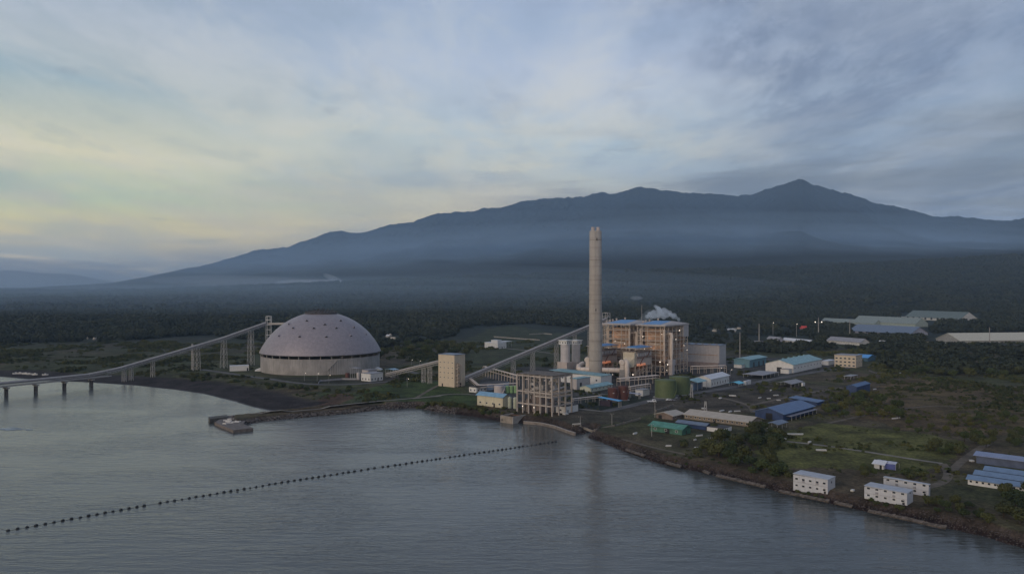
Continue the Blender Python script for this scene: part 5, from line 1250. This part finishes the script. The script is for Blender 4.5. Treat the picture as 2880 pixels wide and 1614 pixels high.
def foam():
    vs, fs = [], []; rg = random.Random(9)
    P = Vector(W0(20, 1207)); 
    for k in range(60):
        c = (rg.gauss(0, 6), rg.gauss(0, 2.2)); r = rg.uniform(.3, 1.4); b = len(vs); m_ = 7
        for i in range(m_): a = 6.283*i/m_; vs.append((c[0]+r*2.2*math.cos(a)*rg.uniform(.7,1.2), c[1]+r*.7*math.sin(a)*rg.uniform(.7,1.2), .05+.002*k))
        fs.append(tuple(range(b, b+m_)))
    o = MB().add(vs, fs).build('foam', mat('sea_foam', (.35,.40,.42), .8, var=.2)); o.location = (P.x, P.y, 0); stuff(o)
foam()
# ---------------------------------------------------------------- vehicles, boats, slabs
def car(label, px, py, ang, pickup=False, m=None, name='parked_car'):
    P = G(px, py, .15); r = thing(name, label, 'truck' if pickup else 'car', P, ang); L, W = (6.5, 2.1) if pickup else (4.4, 1.8)
    b = MB()
    if pickup: pr = [(0,.55),(L,.55),(L,1.2),(L*.62,1.25),(L*.60,1.25),(0,1.25)]
    else: pr = [(0,.35),(L,.35),(L,.85),(L*.8,.95),(0,.95)]
    n = len(pr); b.add([(x, -W/2, z) for x, z in pr]+[(x, W/2, z) for x, z in pr], [tuple(range(n)), tuple(range(2*n-1, n-1, -1))]+[(i, n+i, n+(i+1) % n, (i+1) % n) for i in range(n)]); b.build('body', m or M_car, r)
    cb = [(L*.62,1.25),(L*.97,1.2),(L*.92,2.3),(L*.64,2.35)] if pickup else [(.5,.95),(L*.78,.95),(L*.62,1.45),(.9,1.45)]
    MB().add([(x, -W/2+.1, z) for x, z in cb]+[(x, W/2-.1, z) for x, z in cb], [(0,1,2,3),(7,6,5,4),(0,4,5,1),(1,5,6,2),(2,6,7,3),(3,7,4,0)]).build('cabin', m or M_car, r)
    MB().box(L*.66 if pickup else 1.0, -W/2+.06, 1.6 if pickup else 1.05, L*.85 if pickup else L*.62, W/2-.06, 2.1 if pickup else 1.35).build('side_windows', M_glass, r)
    for x in (L*.2, L*.8):
        for y in (-W/2, W/2): MB().tube([(x, y-.12, .35), (x, y+.12, .35)], .38, 12).build('wheel', M_tyre, r)
car('white flatbed truck on the road below the green tanks', 1821, 1132, 10, True, name='truck')
car('white car parked by the road right of the green tanks', 1874, 1127, 20)
car('grey car parked right of the white car below the green tanks', 1886, 1128, 20, m=mat('grey_car_paint', (.2,.2,.22), .3))
def boat(label, px, py, ang, L=9):
    P = G(px, py, .2); r = thing('boat', label, 'boat', P, ang); vs = []; n = 9
    for i in range(n):
        f = i/(n-1); w = 1.0*math.sin(math.pi*min(max(f, .04), .96))**.5; z = 1.1+.5*(2*f-1)**2
        vs += [(L*(f-.5), -w, z), (L*(f-.5), -w*.45, .1), (L*(f-.5), w*.45, .1), (L*(f-.5), w, z)]
    MB().add(vs, [(i*4+k, (i+1)*4+k, (i+1)*4+k+1, i*4+k+1) for i in range(n-1) for k in range(3)]).build('hull', M_white, r)
    MB().box(-L*.12, -.7, .9, L*.16, .7, 2.0).build('cabin', M_white, r)
    for s_ in (-1, 1): MB().tube([(-L*.35, s_*2.4, .3), (L*.35, s_*2.4, .3)], .09, 6).build('outrigger', M_whiter, r)
for i, (px, py) in enumerate(((44,1052.5),(56,1052),(72,1053),(82,1054),(98,1055),(127,1056))):
    boat('white outrigger boat on the far-left beach, %s from the left in the row' % ('first','second','third','fourth','fifth','sixth')[i], px, py, random.uniform(-20, 30), 7 if i in (1, 2) else 5.5)
def slab_stack(label, px, py, ang, L, W, n=3, m=None):
    P = G(px, py, .05); r = thing('panel_stack', label, 'panel stack', P, ang)
    for i in range(n):
        dx = random.uniform(-.3, .3)
        MB().box(-L/2+dx, -W/2+dx*.3, .15+.28*i, L/2+dx, W/2+dx*.3, .35+.28*i).build('panel', m or M_white, r)
    for x in (-L*.3, L*.3): MB().box(x-.1, -W/2, 0, x+.1, W/2, .148).build('bearer', M_trunk, r)
SL = [(2060,1114,7,2,'above the long bare lot left of the slate blue warehouse'),(2026,1121,4,2,'left of the long stack in the bare lot'),(2182,1113,6,1.2,'bare lot near the grey open shed'),(2137,1120,5,1,'middle of the bare lot, right of the lone tree'),(2168,1099,5,1,'beside the lone tree in the bare lot'),
      (2162,1122,4,1,'small one in the middle of the bare lot'),(2190,1127,4,1,'closer to the slate blue warehouse'),(2030,1157,8,1.2,'directly behind the barracks roof'),(2054,1159,5,1.5,'behind the barracks, right of the white one'),(2073,1158,6,1,'behind the barracks, rightmost'),(1979,1150,3.4,2,'like a white box above the barracks roof'),
      (2380,1093,8,1,'long one left of the tall blue shed'),(2460,1096,5,1,'right of the tall blue shed'),(2531,1051,9,1.5,'in the scrub below the dark wood'),(1786,1221,5,1,'on the grass below the ditch wall'),(1967,1227,6,.8,'below the whitewashed ruin'),(1955,1239,3,.8,'under the long one below the ruin'),
      (1957,1262,2.6,2.2,'upright-looking white pile left of the big bushes'),(1880,1256,4,.6,'near the bank below the green shed'),(2205,1236,3.4,1.5,'left end of the concrete path'),(2235,1223,13,1.2,'long row of pale pieces above the path'),(2277,1245,3.6,1,'on the grass just above the path'),(2310,1268,7,1.2,'faint one below the path'),
      (2520,1178,9,1,'thin line in the far scrub at the right'),(2398,1382,2.4,1.5,'near the bank between the cabins'),(2442,1402,2.6,2.4,'in front of the nearest cabin'),(2781,1298,3.5,2.4,'in front of the long shed at the right'),(2733,1298,2.2,2.2,'left of the long shed at the right'),(1590,1166,5,3,'brownish, at the foot of the concrete frame')]
for (px, py, L, W, wh) in SL: slab_stack('stack of pale panels, '+wh, px, py, random.uniform(-25, 60), L*.75, W*.8)
def sign():
    P = G(1622, 1196); r = thing('sign_board', 'low white lettered sign facing the water beside the quay', 'sign', P, 20)
    MB().box(-3.4, -.06, .5, 3.4, .06, 1.5).build('board', mat('dark_board', (.05,.045,.04), .8), r)
    for x in (-3, 3): MB().box(x-.08, -.05, -.5, x+.08, .05, .498).build('post', M_steelg, r)
    m = MB()
    for i, (x, w) in enumerate(((-3,.7),(-2.2,.5),(-1.6,.5),(-.9,.8),(.2,.5),(.8,.6),(1.5,.7),(2.3,.6))): m.box(x, -.09, .7, x+w, -.062, 1.35)
    m.build('lettering', M_white, r)
sign()

# ---------------------------------------------------------------- vegetation
def crown_mesh(name, n, m, lobes, R_=(1, 1, 1), leaf=.22, core=True, seed=1, zb=.25):
    """a crown of many leaf clumps spread through several lobes; about 1 unit wide radius, z from 0 up"""
    rg = np.random.default_rng(seed); L = []
    for k in range(lobes):
        a = rg.uniform(0, 6.28); d = rg.uniform(.15, .62) if k else 0; L.append((d*math.cos(a)*R_[0], d*math.sin(a)*R_[1], zb+R_[2]*(rg.uniform(.35, .8) if k else .62), rg.uniform(.34, .6)))
    vs = []; fs = []
    for i in range(n):
        c = L[rg.integers(len(L))]; v = rg.normal(size=3); v /= np.linalg.norm(v); r = c[3]*rg.uniform(.62, 1.06)**.6
        p = np.array(c[:3])+v*r*np.array([1, 1, .8]); p[2] = max(p[2], zb*.5)
        nn = v+rg.normal(size=3)*.55+np.array([0, 0, .3]); nn /= np.linalg.norm(nn)
        a = np.cross(nn, rg.normal(size=3)); a /= np.linalg.norm(a); b = np.cross(nn, a); s = leaf*rg.uniform(.5, 1.25)
        k = len(vs); vs += [p-a*s, p-b*s*.8+nn*s*.2, p+a*s, p+b*s*.8-nn*s*.2]; fs.append((k, k+1, k+2, k+3))
    me = bpy.data.meshes.new(name); me.from_pydata([tuple(v) for v in vs], [], fs); me.materials.append(m); me.update(); return me
def trunk_mesh(name, h, r, seed):
    rg = random.Random(seed); mb = MB(); mb.tube([(0,0,-.3), (0,0,0), (.03,.02,h*.5), (.05,0,h)], [r*1.4, r, r*.75, r*.45], 8)
    for k in range(4):
        a = rg.uniform(0, 6.28); z = h*rg.uniform(.5, .9); mb.tube([(0,0,z), (.25*math.cos(a), .25*math.sin(a), z+.2), (.5*math.cos(a), .5*math.sin(a), z+.45)], [r*.5, r*.35, r*.12], 6)
    me = bpy.data.meshes.new(name); me.from_pydata(mb.v, [], mb.f); me.materials.append(M_trunk); me.update(); return me
crowns = [crown_mesh('crown', 900, M_leafA if i % 2 == 0 else M_leafB, 7, leaf=.105, seed=20+i, R_=(1, 1, 1.05)) for i in range(4)]
shrub_cr = [crown_mesh('crown', 420, M_leafB if i else M_leafA, 6, leaf=.13, seed=40+i, R_=(1, 1, .8), zb=.02) for i in range(2)]
trunks = [trunk_mesh('trunk', .8, .07, i) for i in range(2)]
ntree = 0
def tree(P, rad, label, group, bush=False, i=0):
    global ntree; ntree += 1
    nm = 'bush' if bush else 'tree'
    r = thing(nm, label, nm, P, random.uniform(0, 360), group); r.scale = (rad, rad, rad*random.uniform(.8, 1.15))
    c = bpy.data.objects.new('crown', (shrub_cr if bush else crowns)[i % (2 if bush else 4)]); link(c, r)
    t = bpy.data.objects.new('trunk', trunks[i % 2]); link(t, r); t.scale = (.6, .6, .5) if bush else (1, 1, 1)
def cluster(pts, n, r0, r1, label, group, bush=False, minsep=1.6):
    P = gp(pts); x0, y0 = P.min(0); x1, y1 = P.max(0); done = []; tries = 0
    while len(done) < n and tries < n*60:
        tries += 1; x, y = random.uniform(x0, x1), random.uniform(y0, y1)
        if not inside(np.array([x]), np.array([y]), P)[0]: continue
        rr = random.uniform(r0, r1)
        if any((x-a)**2+(y-b)**2 < (minsep*.5*(rr+c))**2 for a, b, c in done): continue
        done.append((x, y, rr)); tree((x, y, hz1(x, y)-.1), rr, label, group, bush, len(done))
cluster([(1960,1285),(2000,1250),(2070,1215),(2160,1205),(2195,1235),(2200,1290),(2235,1325),(2190,1345),(2110,1330),(2040,1305)], 34, 3.4, 6.0, 'broad dark tree in the thicket on the bank between the ruin and the first cabin', 'trees of the bank thicket', minsep=.95)
cluster([(2060,1340),(2230,1350),(2330,1360),(2225,1330),(2120,1318)], 8, 2.0, 3.2, 'bush at the foot of the bank thicket, toward the first cabin', 'bushes below the bank thicket', True)
cluster([(2235,1382),(2320,1403),(2310,1408),(2230,1388)], 7, 1.2, 1.9, 'small bush in front of the leftmost cabin', 'bushes in front of the leftmost cabin', True)
cluster([(2450,1412),(2540,1432),(2535,1440),(2448,1420)], 8, 1.3, 2.1, 'small bush in front of the nearest cabin', 'bushes in front of the nearest cabin', True)
cluster([(2580,1425),(2640,1400),(2720,1420),(2780,1450),(2800,1490),(2700,1470),(2610,1445)], 16, 1.6, 3.2, 'low tree on the bank right of the cabins', 'trees right of the cabins')
cluster([(2800,1400),(2880,1380),(2960,1400),(2960,1500),(2830,1470)], 12, 3.5, 5.5, 'tall dark tree in the lower right corner beside the long huts', 'trees by the long huts')
cluster([(2400,1330),(2440,1318),(2470,1340),(2440,1350)], 4, 2.2, 3.2, 'dark tree left of the small white house', 'trees left of the small white house')
cluster([(2530,1330),(2600,1320),(2640,1340),(2560,1350)], 6, 1.8, 3.0, 'low bush right of the tarpaulin shelter', 'bushes right of the tarpaulin shelter', True)
cluster([(2620,1262),(2680,1252),(2720,1262),(2700,1282),(2640,1280)], 9, 2.4, 3.8, 'dark tree at the end of the concrete path', 'trees at the end of the concrete path')
cluster([(2700,1240),(2880,1210),(2880,1255),(2740,1262)], 14, 2.4, 4.0, 'dark tree behind the long shed at the right edge', 'trees behind the long shed')
cluster([(2310,1160),(2360,1110),(2440,1118),(2540,1140),(2540,1180),(2420,1185),(2340,1185)], 26, 3.2, 5.6, 'tree in the scrub between the slate blue warehouse and the dry grass', 'trees right of the slate blue warehouse', minsep=1.0)
cluster([(2560,1190),(2880,1160),(2880,1200),(2620,1225),(2520,1215)], 14, 2.2, 4.0, 'scattered scrub tree on the dry grass at the right', 'scattered scrub trees on the dry grass')
cluster([(2140,1098),(2162,1096),(2164,1112),(2142,1112)], 2, 3.0, 4.0, 'lone green tree in the bare lot behind the barracks', 'lone trees of the bare lot')
cluster([(1165,1135),(1230,1135),(1300,1143),(1390,1165),(1395,1177),(1280,1160),(1215,1152)], 22, 2.0, 3.6, 'dark bush on the shore between breakwater and cream workshop', 'bushes on the shore below the lawn', True, minsep=.9)
cluster([(700,1078),(860,1086),(900,1098),(800,1098),(700,1090)], 16, 2.2, 4.0, 'dark bush on the slope below the dome road, left part', 'bushes below the dome road, left', True, minsep=.9)
cluster([(905,1100),(1015,1092),(1100,1105),(1085,1118),(1040,1112),(940,1104)], 14, 2.2, 4.0, 'dark bush on the slope below the dome road, right part', 'bushes below the dome road, right', True, minsep=.9)
cluster([(520,1055),(600,1052),(640,1062),(560,1075),(505,1066)], 10, 2.2, 3.8, 'dark bush under the jetty conveyor near the beach', 'bushes under the jetty conveyor', True)
cluster([(1165,985),(1230,975),(1290,985),(1345,995),(1320,1003),(1180,1000)], 14, 5, 8, 'dark tree in the row behind the beige transfer tower', 'trees behind the transfer tower')
cluster([(1060,1010),(1110,985),(1165,960),(1240,955),(1180,985),(1120,1012)], 12, 5, 8, 'dark tree right of the dome', 'trees right of the dome')
cluster([(1512,1160),(1545,1168),(1540,1176),(1505,1170)], 3, 1.8, 2.4, 'bush growing at the foot of the concrete frame', 'bushes at the concrete frame', True)
cluster([(1900,1250),(1925,1245),(1930,1262),(1905,1264)], 2, 2.4, 3.0, 'dark bush alone on the grass below the green shed', 'bushes below the green shed', True)
cluster([(2000,1206),(2020,1204),(2025,1210),(2003,1212)], 1, 3.2, 3.4, 'round dark tree in front of the whitewashed ruin', 'tree at the ruin')
cluster([(1470,1224),(1480,1224),(1480,1226),(1470,1226)], 0, 1, 2, '', '')
cluster([(2450,1040),(2560,1030),(2700,1030),(2880,1035),(2880,1060),(2640,1062),(2500,1058)], 22, 4.5, 7, 'dark tree on the near edge of the big dark wood at the right', 'front trees of the right wood')

# far wood and undergrowth, too many to count: one object each, instanced from a few clump meshes
def protos(name, meshes):
    cc = bpy.data.collections.new(name)
    for m in meshes: cc.objects.link(bpy.data.objects.new(name+'_clump', m))
    return cc
def scatter(name, pts, radii, meshes, label=None):
    me = bpy.data.meshes.new(name); me.vertices.add(len(pts)); me.vertices.foreach_set('co', np.asarray(pts, np.float32).ravel()); me.update()
    a = me.attributes.new('rad', 'FLOAT', 'POINT'); a.data.foreach_set('value', np.asarray(radii, np.float32))
    o = bpy.data.objects.new(name, me); link(o); stuff(o)
    g = bpy.data.node_groups.new(name, 'GeometryNodeTree'); g.interface.new_socket('Geometry', in_out='INPUT', socket_type='NodeSocketGeometry'); g.interface.new_socket('Geometry', in_out='OUTPUT', socket_type='NodeSocketGeometry')
    N, L = g.nodes, g.links
    gi = N.new('NodeGroupInput'); go = N.new('NodeGroupOutput'); ci = N.new('GeometryNodeCollectionInfo'); ci.inputs['Collection'].default_value = protos(name, meshes); ci.inputs['Separate Children'].default_value = True; ci.inputs['Reset Children'].default_value = True
    ip_ = N.new('GeometryNodeInstanceOnPoints'); ip_.inputs['Pick Instance'].default_value = True
    rv = N.new('FunctionNodeRandomValue'); rv.data_type = 'FLOAT_VECTOR'; rv.inputs[0].default_value = (0, 0, 0); rv.inputs[1].default_value = (.15, .15, 6.28)
    na = N.new('GeometryNodeInputNamedAttribute'); na.data_type = 'FLOAT'; na.inputs[0].default_value = 'rad'
    L.new(gi.outputs[0], ip_.inputs['Points']); L.new(ci.outputs[0], ip_.inputs['Instance']); L.new(rv.outputs[0], ip_.inputs['Rotation'])
    L.new([s for s in na.outputs if s.enabled][0], ip_.inputs['Scale']); L.new(ip_.outputs[0], go.inputs[0])
    md = o.modifiers.new('scatter', 'NODES'); md.node_group = g
    return o
far_cr = [crown_mesh('clump', 150, M_leafF, 5, leaf=.24, seed=60+i, zb=.05) for i in range(4)]
near_forest_T = [(-1500,966),(0,966),(300,962),(600,942),(740,960),(1060,985),(1150,975),(1260,952),(1300,925),(1380,915),(1500,912),(1640,925),(1900,960),(2030,972),(2120,985),(2240,992),(2350,985),(2430,990),(2500,1040),(2700,1055),(2950,1060),(4300,1080)]
ys_, xs_, rs_ = [], [], []
def band(d0, d1, sp, r0, r1, tmax=.86, keep=1.0):
    A = tmax*(d1*d1-d0*d0); n = int(A/(sp*sp)*keep)
    D = np.sqrt(rng.uniform(d0*d0, d1*d1, n)); t = rng.uniform(-tmax, tmax, n); xs_.append(D*t); ys_.append(D); rs_.append(rng.uniform(r0, r1, n))
band(760, 1500, 10, 3.5, 10, .95); band(1500, 2600, 14, 5, 14); band(2600, 5200, 25, 9, 23)
X = np.concatenate(xs_); Y = np.concatenate(ys_); RR = np.concatenate(rs_)
px = CX+F*X/Y; Zg = height(X, Y); py = HZ+(CH-Zg)*F/Y
ok = py < ip(px, near_forest_T)+(fbm(X*.01, Y*.01, 91, 3)-.5)*np.clip((1600-Y)/900, .1, 1)*36
dens = fbm(X*.006, Y*.006, 95, 4); dens2 = fbm(X*.0022, Y*.0015, 97, 4); ok &= (dens > .38) | (rng.uniform(size=len(X)) < .5); ok &= (dens2 > .33) | (rng.uniform(size=len(X)) < .2)
clear = [[(2390,950),(2620,950),(2640,905),(2400,905)],[(2590,975),(2900,985),(3300,1000),(3300,930),(2600,938)],[(2530,912),(2760,912),(2770,880),(2530,880)],[(2300,918),(2400,920),(2400,900),(2300,902)],[(2320,980),(2450,982),(2450,955),(2320,955)],
         [(2110,972),(2300,975),(2300,950),(2110,948)],[(2240,934),(2284,934),(2284,920),(2240,920)],[(1380,960),(1560,965),(1560,936),(1380,936)]]
for cpoly in clear: ok &= ~inside(px, py, np.array(cpoly, float))
for ob in [o for o in S.objects if o.parent is None and o.get('category') in ('factory', 'shed', 'house', 'building') and o.location.y > 1100]:
    c = ob.location; ok &= ~(((X-c.x)**2+(Y-c.y)**2 < 28**2))
scatter('forest', np.stack([X[ok], Y[ok], Zg[ok]-.4], -1), RR[ok], far_cr)
# low undergrowth
n = 52000; D = np.sqrt(rng.uniform(255**2, 1250**2, n)); t = rng.uniform(-.74, .86, n); X = D*t; Y = D; Zg, SD, IX = height(X, Y, True); px = CX+F*X/Y; py = HZ+(CH-Zg)*F/Y
dn = fbm(X*.03, Y*.03, 101, 4)
ok = (SD > 2.5) & (dn > .50) & ~((IX < NB) & (SD < 42)) & ~((IX >= NB-1) & (IX < 22) & (SD < 14))
open_z = [[(1120,1112),(1130,1078),(1245,1068),(1345,1092),(1345,1138),(1240,1134),(1180,1122)],[(700,1030),(720,1000),(1080,1000),(1130,1068),(1060,1080),(900,1084),(760,1068)],
          [(1310,1050),(1480,1010),(1800,990),(2030,985),(2440,1000),(2440,1060),(2360,1150),(2200,1150),(2130,1215),(1990,1235),(1830,1240),(1660,1200),(1560,1185),(1400,1185),(1310,1120)]]
for q in open_z:
    P = gp(q); iz = inside(X, Y, P); ok &= ~(iz & ((dn < .57) | (rng.uniform(size=len(X)) < .45))) if q is open_z[2] else ~iz
lawn = inside(px, py, np.array([(2200,1225),(2320,1205),(2700,1240),(2720,1300),(2400,1310),(2200,1300)], float)); ok &= ~(lawn & (dn < .60))
field = inside(px, py, np.array([(1290,1010),(1300,960),(1450,912),(1650,940),(1660,1010),(1400,1045)], float)); ok &= ~(field & (dn < .62))
for ob in [o for o in S.objects if o.parent is None and o.get('category') and o.location.y < 1200 and o.get('category') not in ('tree', 'bush')]:
    c = ob.location; ok &= ~(((X-c.x)**2+(Y-c.y)**2 < 5.5**2))
foot = []
for ob in [o for o in S.objects if o.parent is None and o.get('category') and o.location.y < 1200 and o.get('category') not in ('tree','bush','buoy','conveyor','wall','fence','street lamp','pole','mast','revetment')]:
    lx = [v[0] for c_ in ob.children if c_.type == 'MESH' for v in c_.bound_box]; ly = [v[1] for c_ in ob.children if c_.type == 'MESH' for v in c_.bound_box]
    if not lx: continue
    a_ = ob.rotation_euler[2]; dx, dy = X-ob.location.x, Y-ob.location.y; u_ = dx*math.cos(a_)+dy*math.sin(a_); w_ = -dx*math.sin(a_)+dy*math.cos(a_); ok &= ~((u_ > min(lx)-1.5) & (u_ < max(lx)+1.5) & (w_ > min(ly)-1.5) & (w_ < max(ly)+1.5))
for (c0, ang_, lv, lu) in [(o.location, o.rotation_euler[2], 22, 18) for o in S.objects if o.get('category') in ('cabin', 'hut')]:
    dx, dy = X-c0.x, Y-c0.y; a = dx*math.cos(ang_)+dy*math.sin(ang_); b = -dx*math.sin(ang_)+dy*math.cos(ang_); ok &= ~((a > -1) & (a < 8) & (b > -1) & (b < lu))
und = [crown_mesh('clump', 90, M_leafB if i != 1 else M_leafA, 4, leaf=.26, seed=80+i, R_=(1,1,.6), zb=.0) for i in range(3)]
rr = rng.uniform(.5, 1.7, n)*np.clip(D/500, .6, 1.9)*np.clip((dn-.4)*6, .5, 1.5)
scatter('undergrowth', np.stack([X[ok], Y[ok], Zg[ok]-.15], -1), rr[ok], und)
# shore rocks
def rocks(name, segs, n, s0, s1, m, slope):
    vs = []; fs = []; base = [(1,0,0),(-1,0,0),(0,1,0),(0,-1,0),(0,0,1),(0,0,-1)]; ft = [(0,2,4),(2,1,4),(1,3,4),(3,0,4),(2,0,5),(1,2,5),(3,1,5),(0,3,5)]
    L = [np.linalg.norm(cst[i+1]-cst[i]) for i in segs]; tot = sum(L)
    for i, l in zip(segs, L):
        a, d = cst[i], (cst[i+1]-cst[i])/l; nn = np.array([-d[1], d[0]])
        for _ in range(int(n*l/tot)):
            q = a+d*random.uniform(0, l)+nn*random.uniform(-1.0, 4.8); s = random.uniform(s0, s1); z = hz1(*q); k = len(vs)
            if z < -.8: continue
            ja = random.uniform(0, 3)
            for bx_, by_, bz_ in base:
                x = bx_*math.cos(ja)-by_*math.sin(ja); y = bx_*math.sin(ja)+by_*math.cos(ja)
                vs.append((q[0]+x*s*random.uniform(.7, 1.3), q[1]+y*s*random.uniform(.7, 1.3), z+bz_*s*random.uniform(.5, .9)))
            fs += [tuple(k+e for e in f) for f in ft]
    me = bpy.data.meshes.new(name); me.from_pydata(vs, [], fs); me.materials.append(m); me.update(); o = bpy.data.objects.new(name, me); link(o); stuff(o)
M_rock = mat('shore_rock', (.062,.048,.042), .9, var=.5, scale=.5)
ns = len(cst)-1
rocks('shore_rocks', list(range(28, ns-2)), 3800, .15, .5, M_rock, .7)
rocks('breakwater_rocks', list(range(12, 24)), 2600, .3, .85, mat('breakwater_rock', (.10,.085,.075), .9, var=.5, scale=.4), .45)
# broken pale revetment pieces along the right bank
for (a, b, lb) in (((1758,1258),(1810,1276),'broken pale revetment slab on the bank, the one nearest the quay'),((1872,1294),(1912,1306),'short bright revetment slab on the bank below the ditch grass'),((1976,1318),(1992,1324),'tiny pale revetment remnant on the bank'),
                   ((2012,1330),(2150,1362),'long pale revetment slab on the bank below the thicket'),((2190,1374),(2330,1402),'brownish revetment slab on the bank below the leftmost cabin'),((2345,1405),(2395,1416),'short revetment slab between the cabins'),((2440,1428),(2660,1476),'long dull revetment slab on the bank right of the nearest cabin')):
    P = Vector((*W0(a[0], a[1], 2.6), 0)); Q = Vector((*W0(b[0], b[1], 2.6), 0)); r = thing('revetment', lb, 'revetment', P); d = Q-P; n_ = Vector((-d.y, d.x, 0)).normalized(); mb = MB(); k = max(2, int(d.length/1.3))
    for i in range(k):
        o_ = P+d*(i/k)-P; e = P+d*((i+1)/k-.002)-P; j = random.uniform(-.25, .25)
        mb.add([o_-n_*(.2+j)+Vector((0,0,1.5+j)), e-n_*(.2+j)+Vector((0,0,1.4)), e+n_*1.1+Vector((0,0,2.2+j)), o_+n_*1.1+Vector((0,0,2.1+j*.5)), o_+n_*.1+Vector((0,0,.9)), e+n_*.1+Vector((0,0,.9)), e+n_*1.6+Vector((0,0,1.7)), o_+n_*1.6+Vector((0,0,1.7))],
               [(0,1,2,3),(7,6,5,4),(0,4,5,1),(1,5,6,2),(2,6,7,3),(3,7,4,0)])
    mb.build('slab_face', mat('weathered_revetment', (.105,.085,.070), .9, var=.45, scale=.6, streak=.6), r)

# ---------------------------------------------------------------- smoke, steam, mist and haze
def vol(name, m_color, density, aniso=.2, emis=None):
    m = bpy.data.materials.new(name); m.use_nodes = True; t = NT(m.node_tree); t.n.clear()
    v = t.new('ShaderNodeVolumePrincipled'); v.inputs['Color'].default_value = m_color; v.inputs['Density'].default_value = density; v.inputs['Anisotropy'].default_value = aniso
    o = t.new('ShaderNodeOutputMaterial'); t.link(v.outputs[0], o.inputs['Volume']); return m
def ico(c, r, sub=2, sq=(1,1,1), jit=0, seed=0):
    bm = bmesh.new(); bmesh.ops.create_icosphere(bm, subdivisions=sub, radius=1); rg = random.Random(seed)
    vs = [(c[0]+v.co.x*r*sq[0]*(1+rg.uniform(-jit, jit)), c[1]+v.co.y*r*sq[1]*(1+rg.uniform(-jit, jit)), c[2]+v.co.z*r*sq[2]*(1+rg.uniform(-jit, jit))) for v in bm.verts]; bm.verts.index_update()
    fs = [tuple(v.index for v in f.verts) for f in bm.faces]; bm.free(); return vs, fs
def puffs(name, blobs, voxel, m):
    mb = MB()
    for i, (c, r) in enumerate(blobs): mb.add(*ico(c, r, 2, jit=.10, seed=i), True)
    o = mb.build(name, m); md = o.modifiers.new('remesh', 'REMESH'); md.mode = 'VOXEL'; md.voxel_size = voxel; md.use_smooth_shade = True
    return stuff(o)
# white steam rising behind the boiler houses and drifting left
bl = []; D0 = 850
path = [(1908,898,2.6),(1903,893,3.0),(1896,888,3.6),(1889,886,3.4),(1882,880,4.4),(1873,879,4.0),(1866,876,4.6),(1858,874,4.0),(1851,868,4.2),(1845,864,3.0),(1850,880,4.6),(1862,884,4.4),(1838,878,4.0),(1830,884,4.4),(1842,888,4.4),(1876,887,4.0),(1822,890,3.8),(1833,892,3.6),(1853,890,4),(1866,891,3.6)]
rg = random.Random(5)
for (px_, py_, r_) in path:
    for k in range(3):
        bl.append((PXD(px_+rg.uniform(-3, 3), D0+rg.uniform(-6, 6), ZY(py_+rg.uniform(-2.5, 2.5), D0)), r_*rg.uniform(.45, .8)))
puffs('steam', bl, .9, vol('steam', (.93,.96,.99,1), .16, .3))
bl = []
for (px_, py_, r_) in [(1826,893,4.5),(1818,896,4.2),(1810,894,4),(1812,884,3.4),(1822,882,3.6),(1805,898,3.5),(1830,874,3.0)]:
    for k in range(2): bl.append((PXD(px_+rg.uniform(-4, 4), 852, ZY(py_+rg.uniform(-3, 3), 852)), r_*rg.uniform(.6, 1)))
puffs('steam', bl, 1.2, vol('thin_steam', (.85,.92,.95,1), .035, .3))
def ell(name, px_, py_, D_, rx, ry, rz, m, rot=0):
    vs, fs = ico((0,0,0), 1, 4, (rx, ry, rz)); P = PXD(px_, D_, ZY(py_, D_)); o = MB().add(vs, fs, True).build(name, m); o.location = P; o.rotation_euler = (0, R(rot), 0); return stuff(o)
sm = vol('field_smoke', (.84,.90,.96,1), .0005, .2); sm2 = vol('field_smoke_dense', (.9,.93,.95,1), .004, .2)
ell('smoke', 780, 794, 5400, 640, 150, 34, sm); ell('smoke', 640, 790, 5600, 560, 200, 42, sm); ell('smoke', 880, 793, 5300, 260, 90, 18, sm2)
ell('smoke', 940, 785, 5250, 80, 60, 20, sm2, 25); ell('smoke', 990, 797, 5200, 60, 60, 8, vol('field_smoke_source', (.95,.97,.98,1), .02, .2)); ell('smoke', 640, 810, 4700, 14, 14, 24, sm2, 10)
ell('smoke', 1790, 838, 2900, 24, 20, 8, vol('chimney_wisp', (.9,.9,.95,1), .010, .2)); ell('smoke', 2525, 880, 2500, 20, 20, 22, vol('works_wisp', (.85,.85,.9,1), .012, .2), 15); ell('smoke', 2538, 893, 2450, 16, 14, 14, vol('works_wisp_low', (.85,.85,.9,1), .02, .2), -20)
mist = vol('valley_mist', (.56,.77,1.0,1), .000066, .05)
for (px_, py_, D_, rx, ry, rz) in ((1750, 725, 7200, 4200, 1500, 190), (1150, 752, 7000, 2600, 1300, 140), (2250, 706, 7200, 3200, 1500, 220), (1850, 690, 7900, 3600, 1300, 230)):
    for f in (.62, 1.0, 1.5): ell('mist', px_, py_, D_, rx*(.8+.2*f), ry, rz*f, mist)
ell('mist', 1500, 640, 9000, 5600, 1500, 620, vol('slope_air', (.36,.64,1.0,1), .00006, .0))
ell('mist', 0, 792, 10800, 2300, 900, 330, vol('bay_mist', (.72,.84,.95,1), .00075, .05))
pm_ = vol('plain_mist', (.60,.80,1.0,1), .000065, .0)
for f in (.6, 1.0, 1.6): ell('mist', 650, 838, 3900, 2500+300*f, 1900, 110*f, pm_)
ell('mist', 1700, 812, 4300, 3200, 1200, 80, vol('plain_mist_right', (.55,.78,1.0,1), .000015, .0))
hz = MB().box(-14800, -2000, -8, 14800, 14700, 1760).build('haze', vol('haze', (.53,.74,1.0,1), 4.4e-5, .0)); stuff(hz)
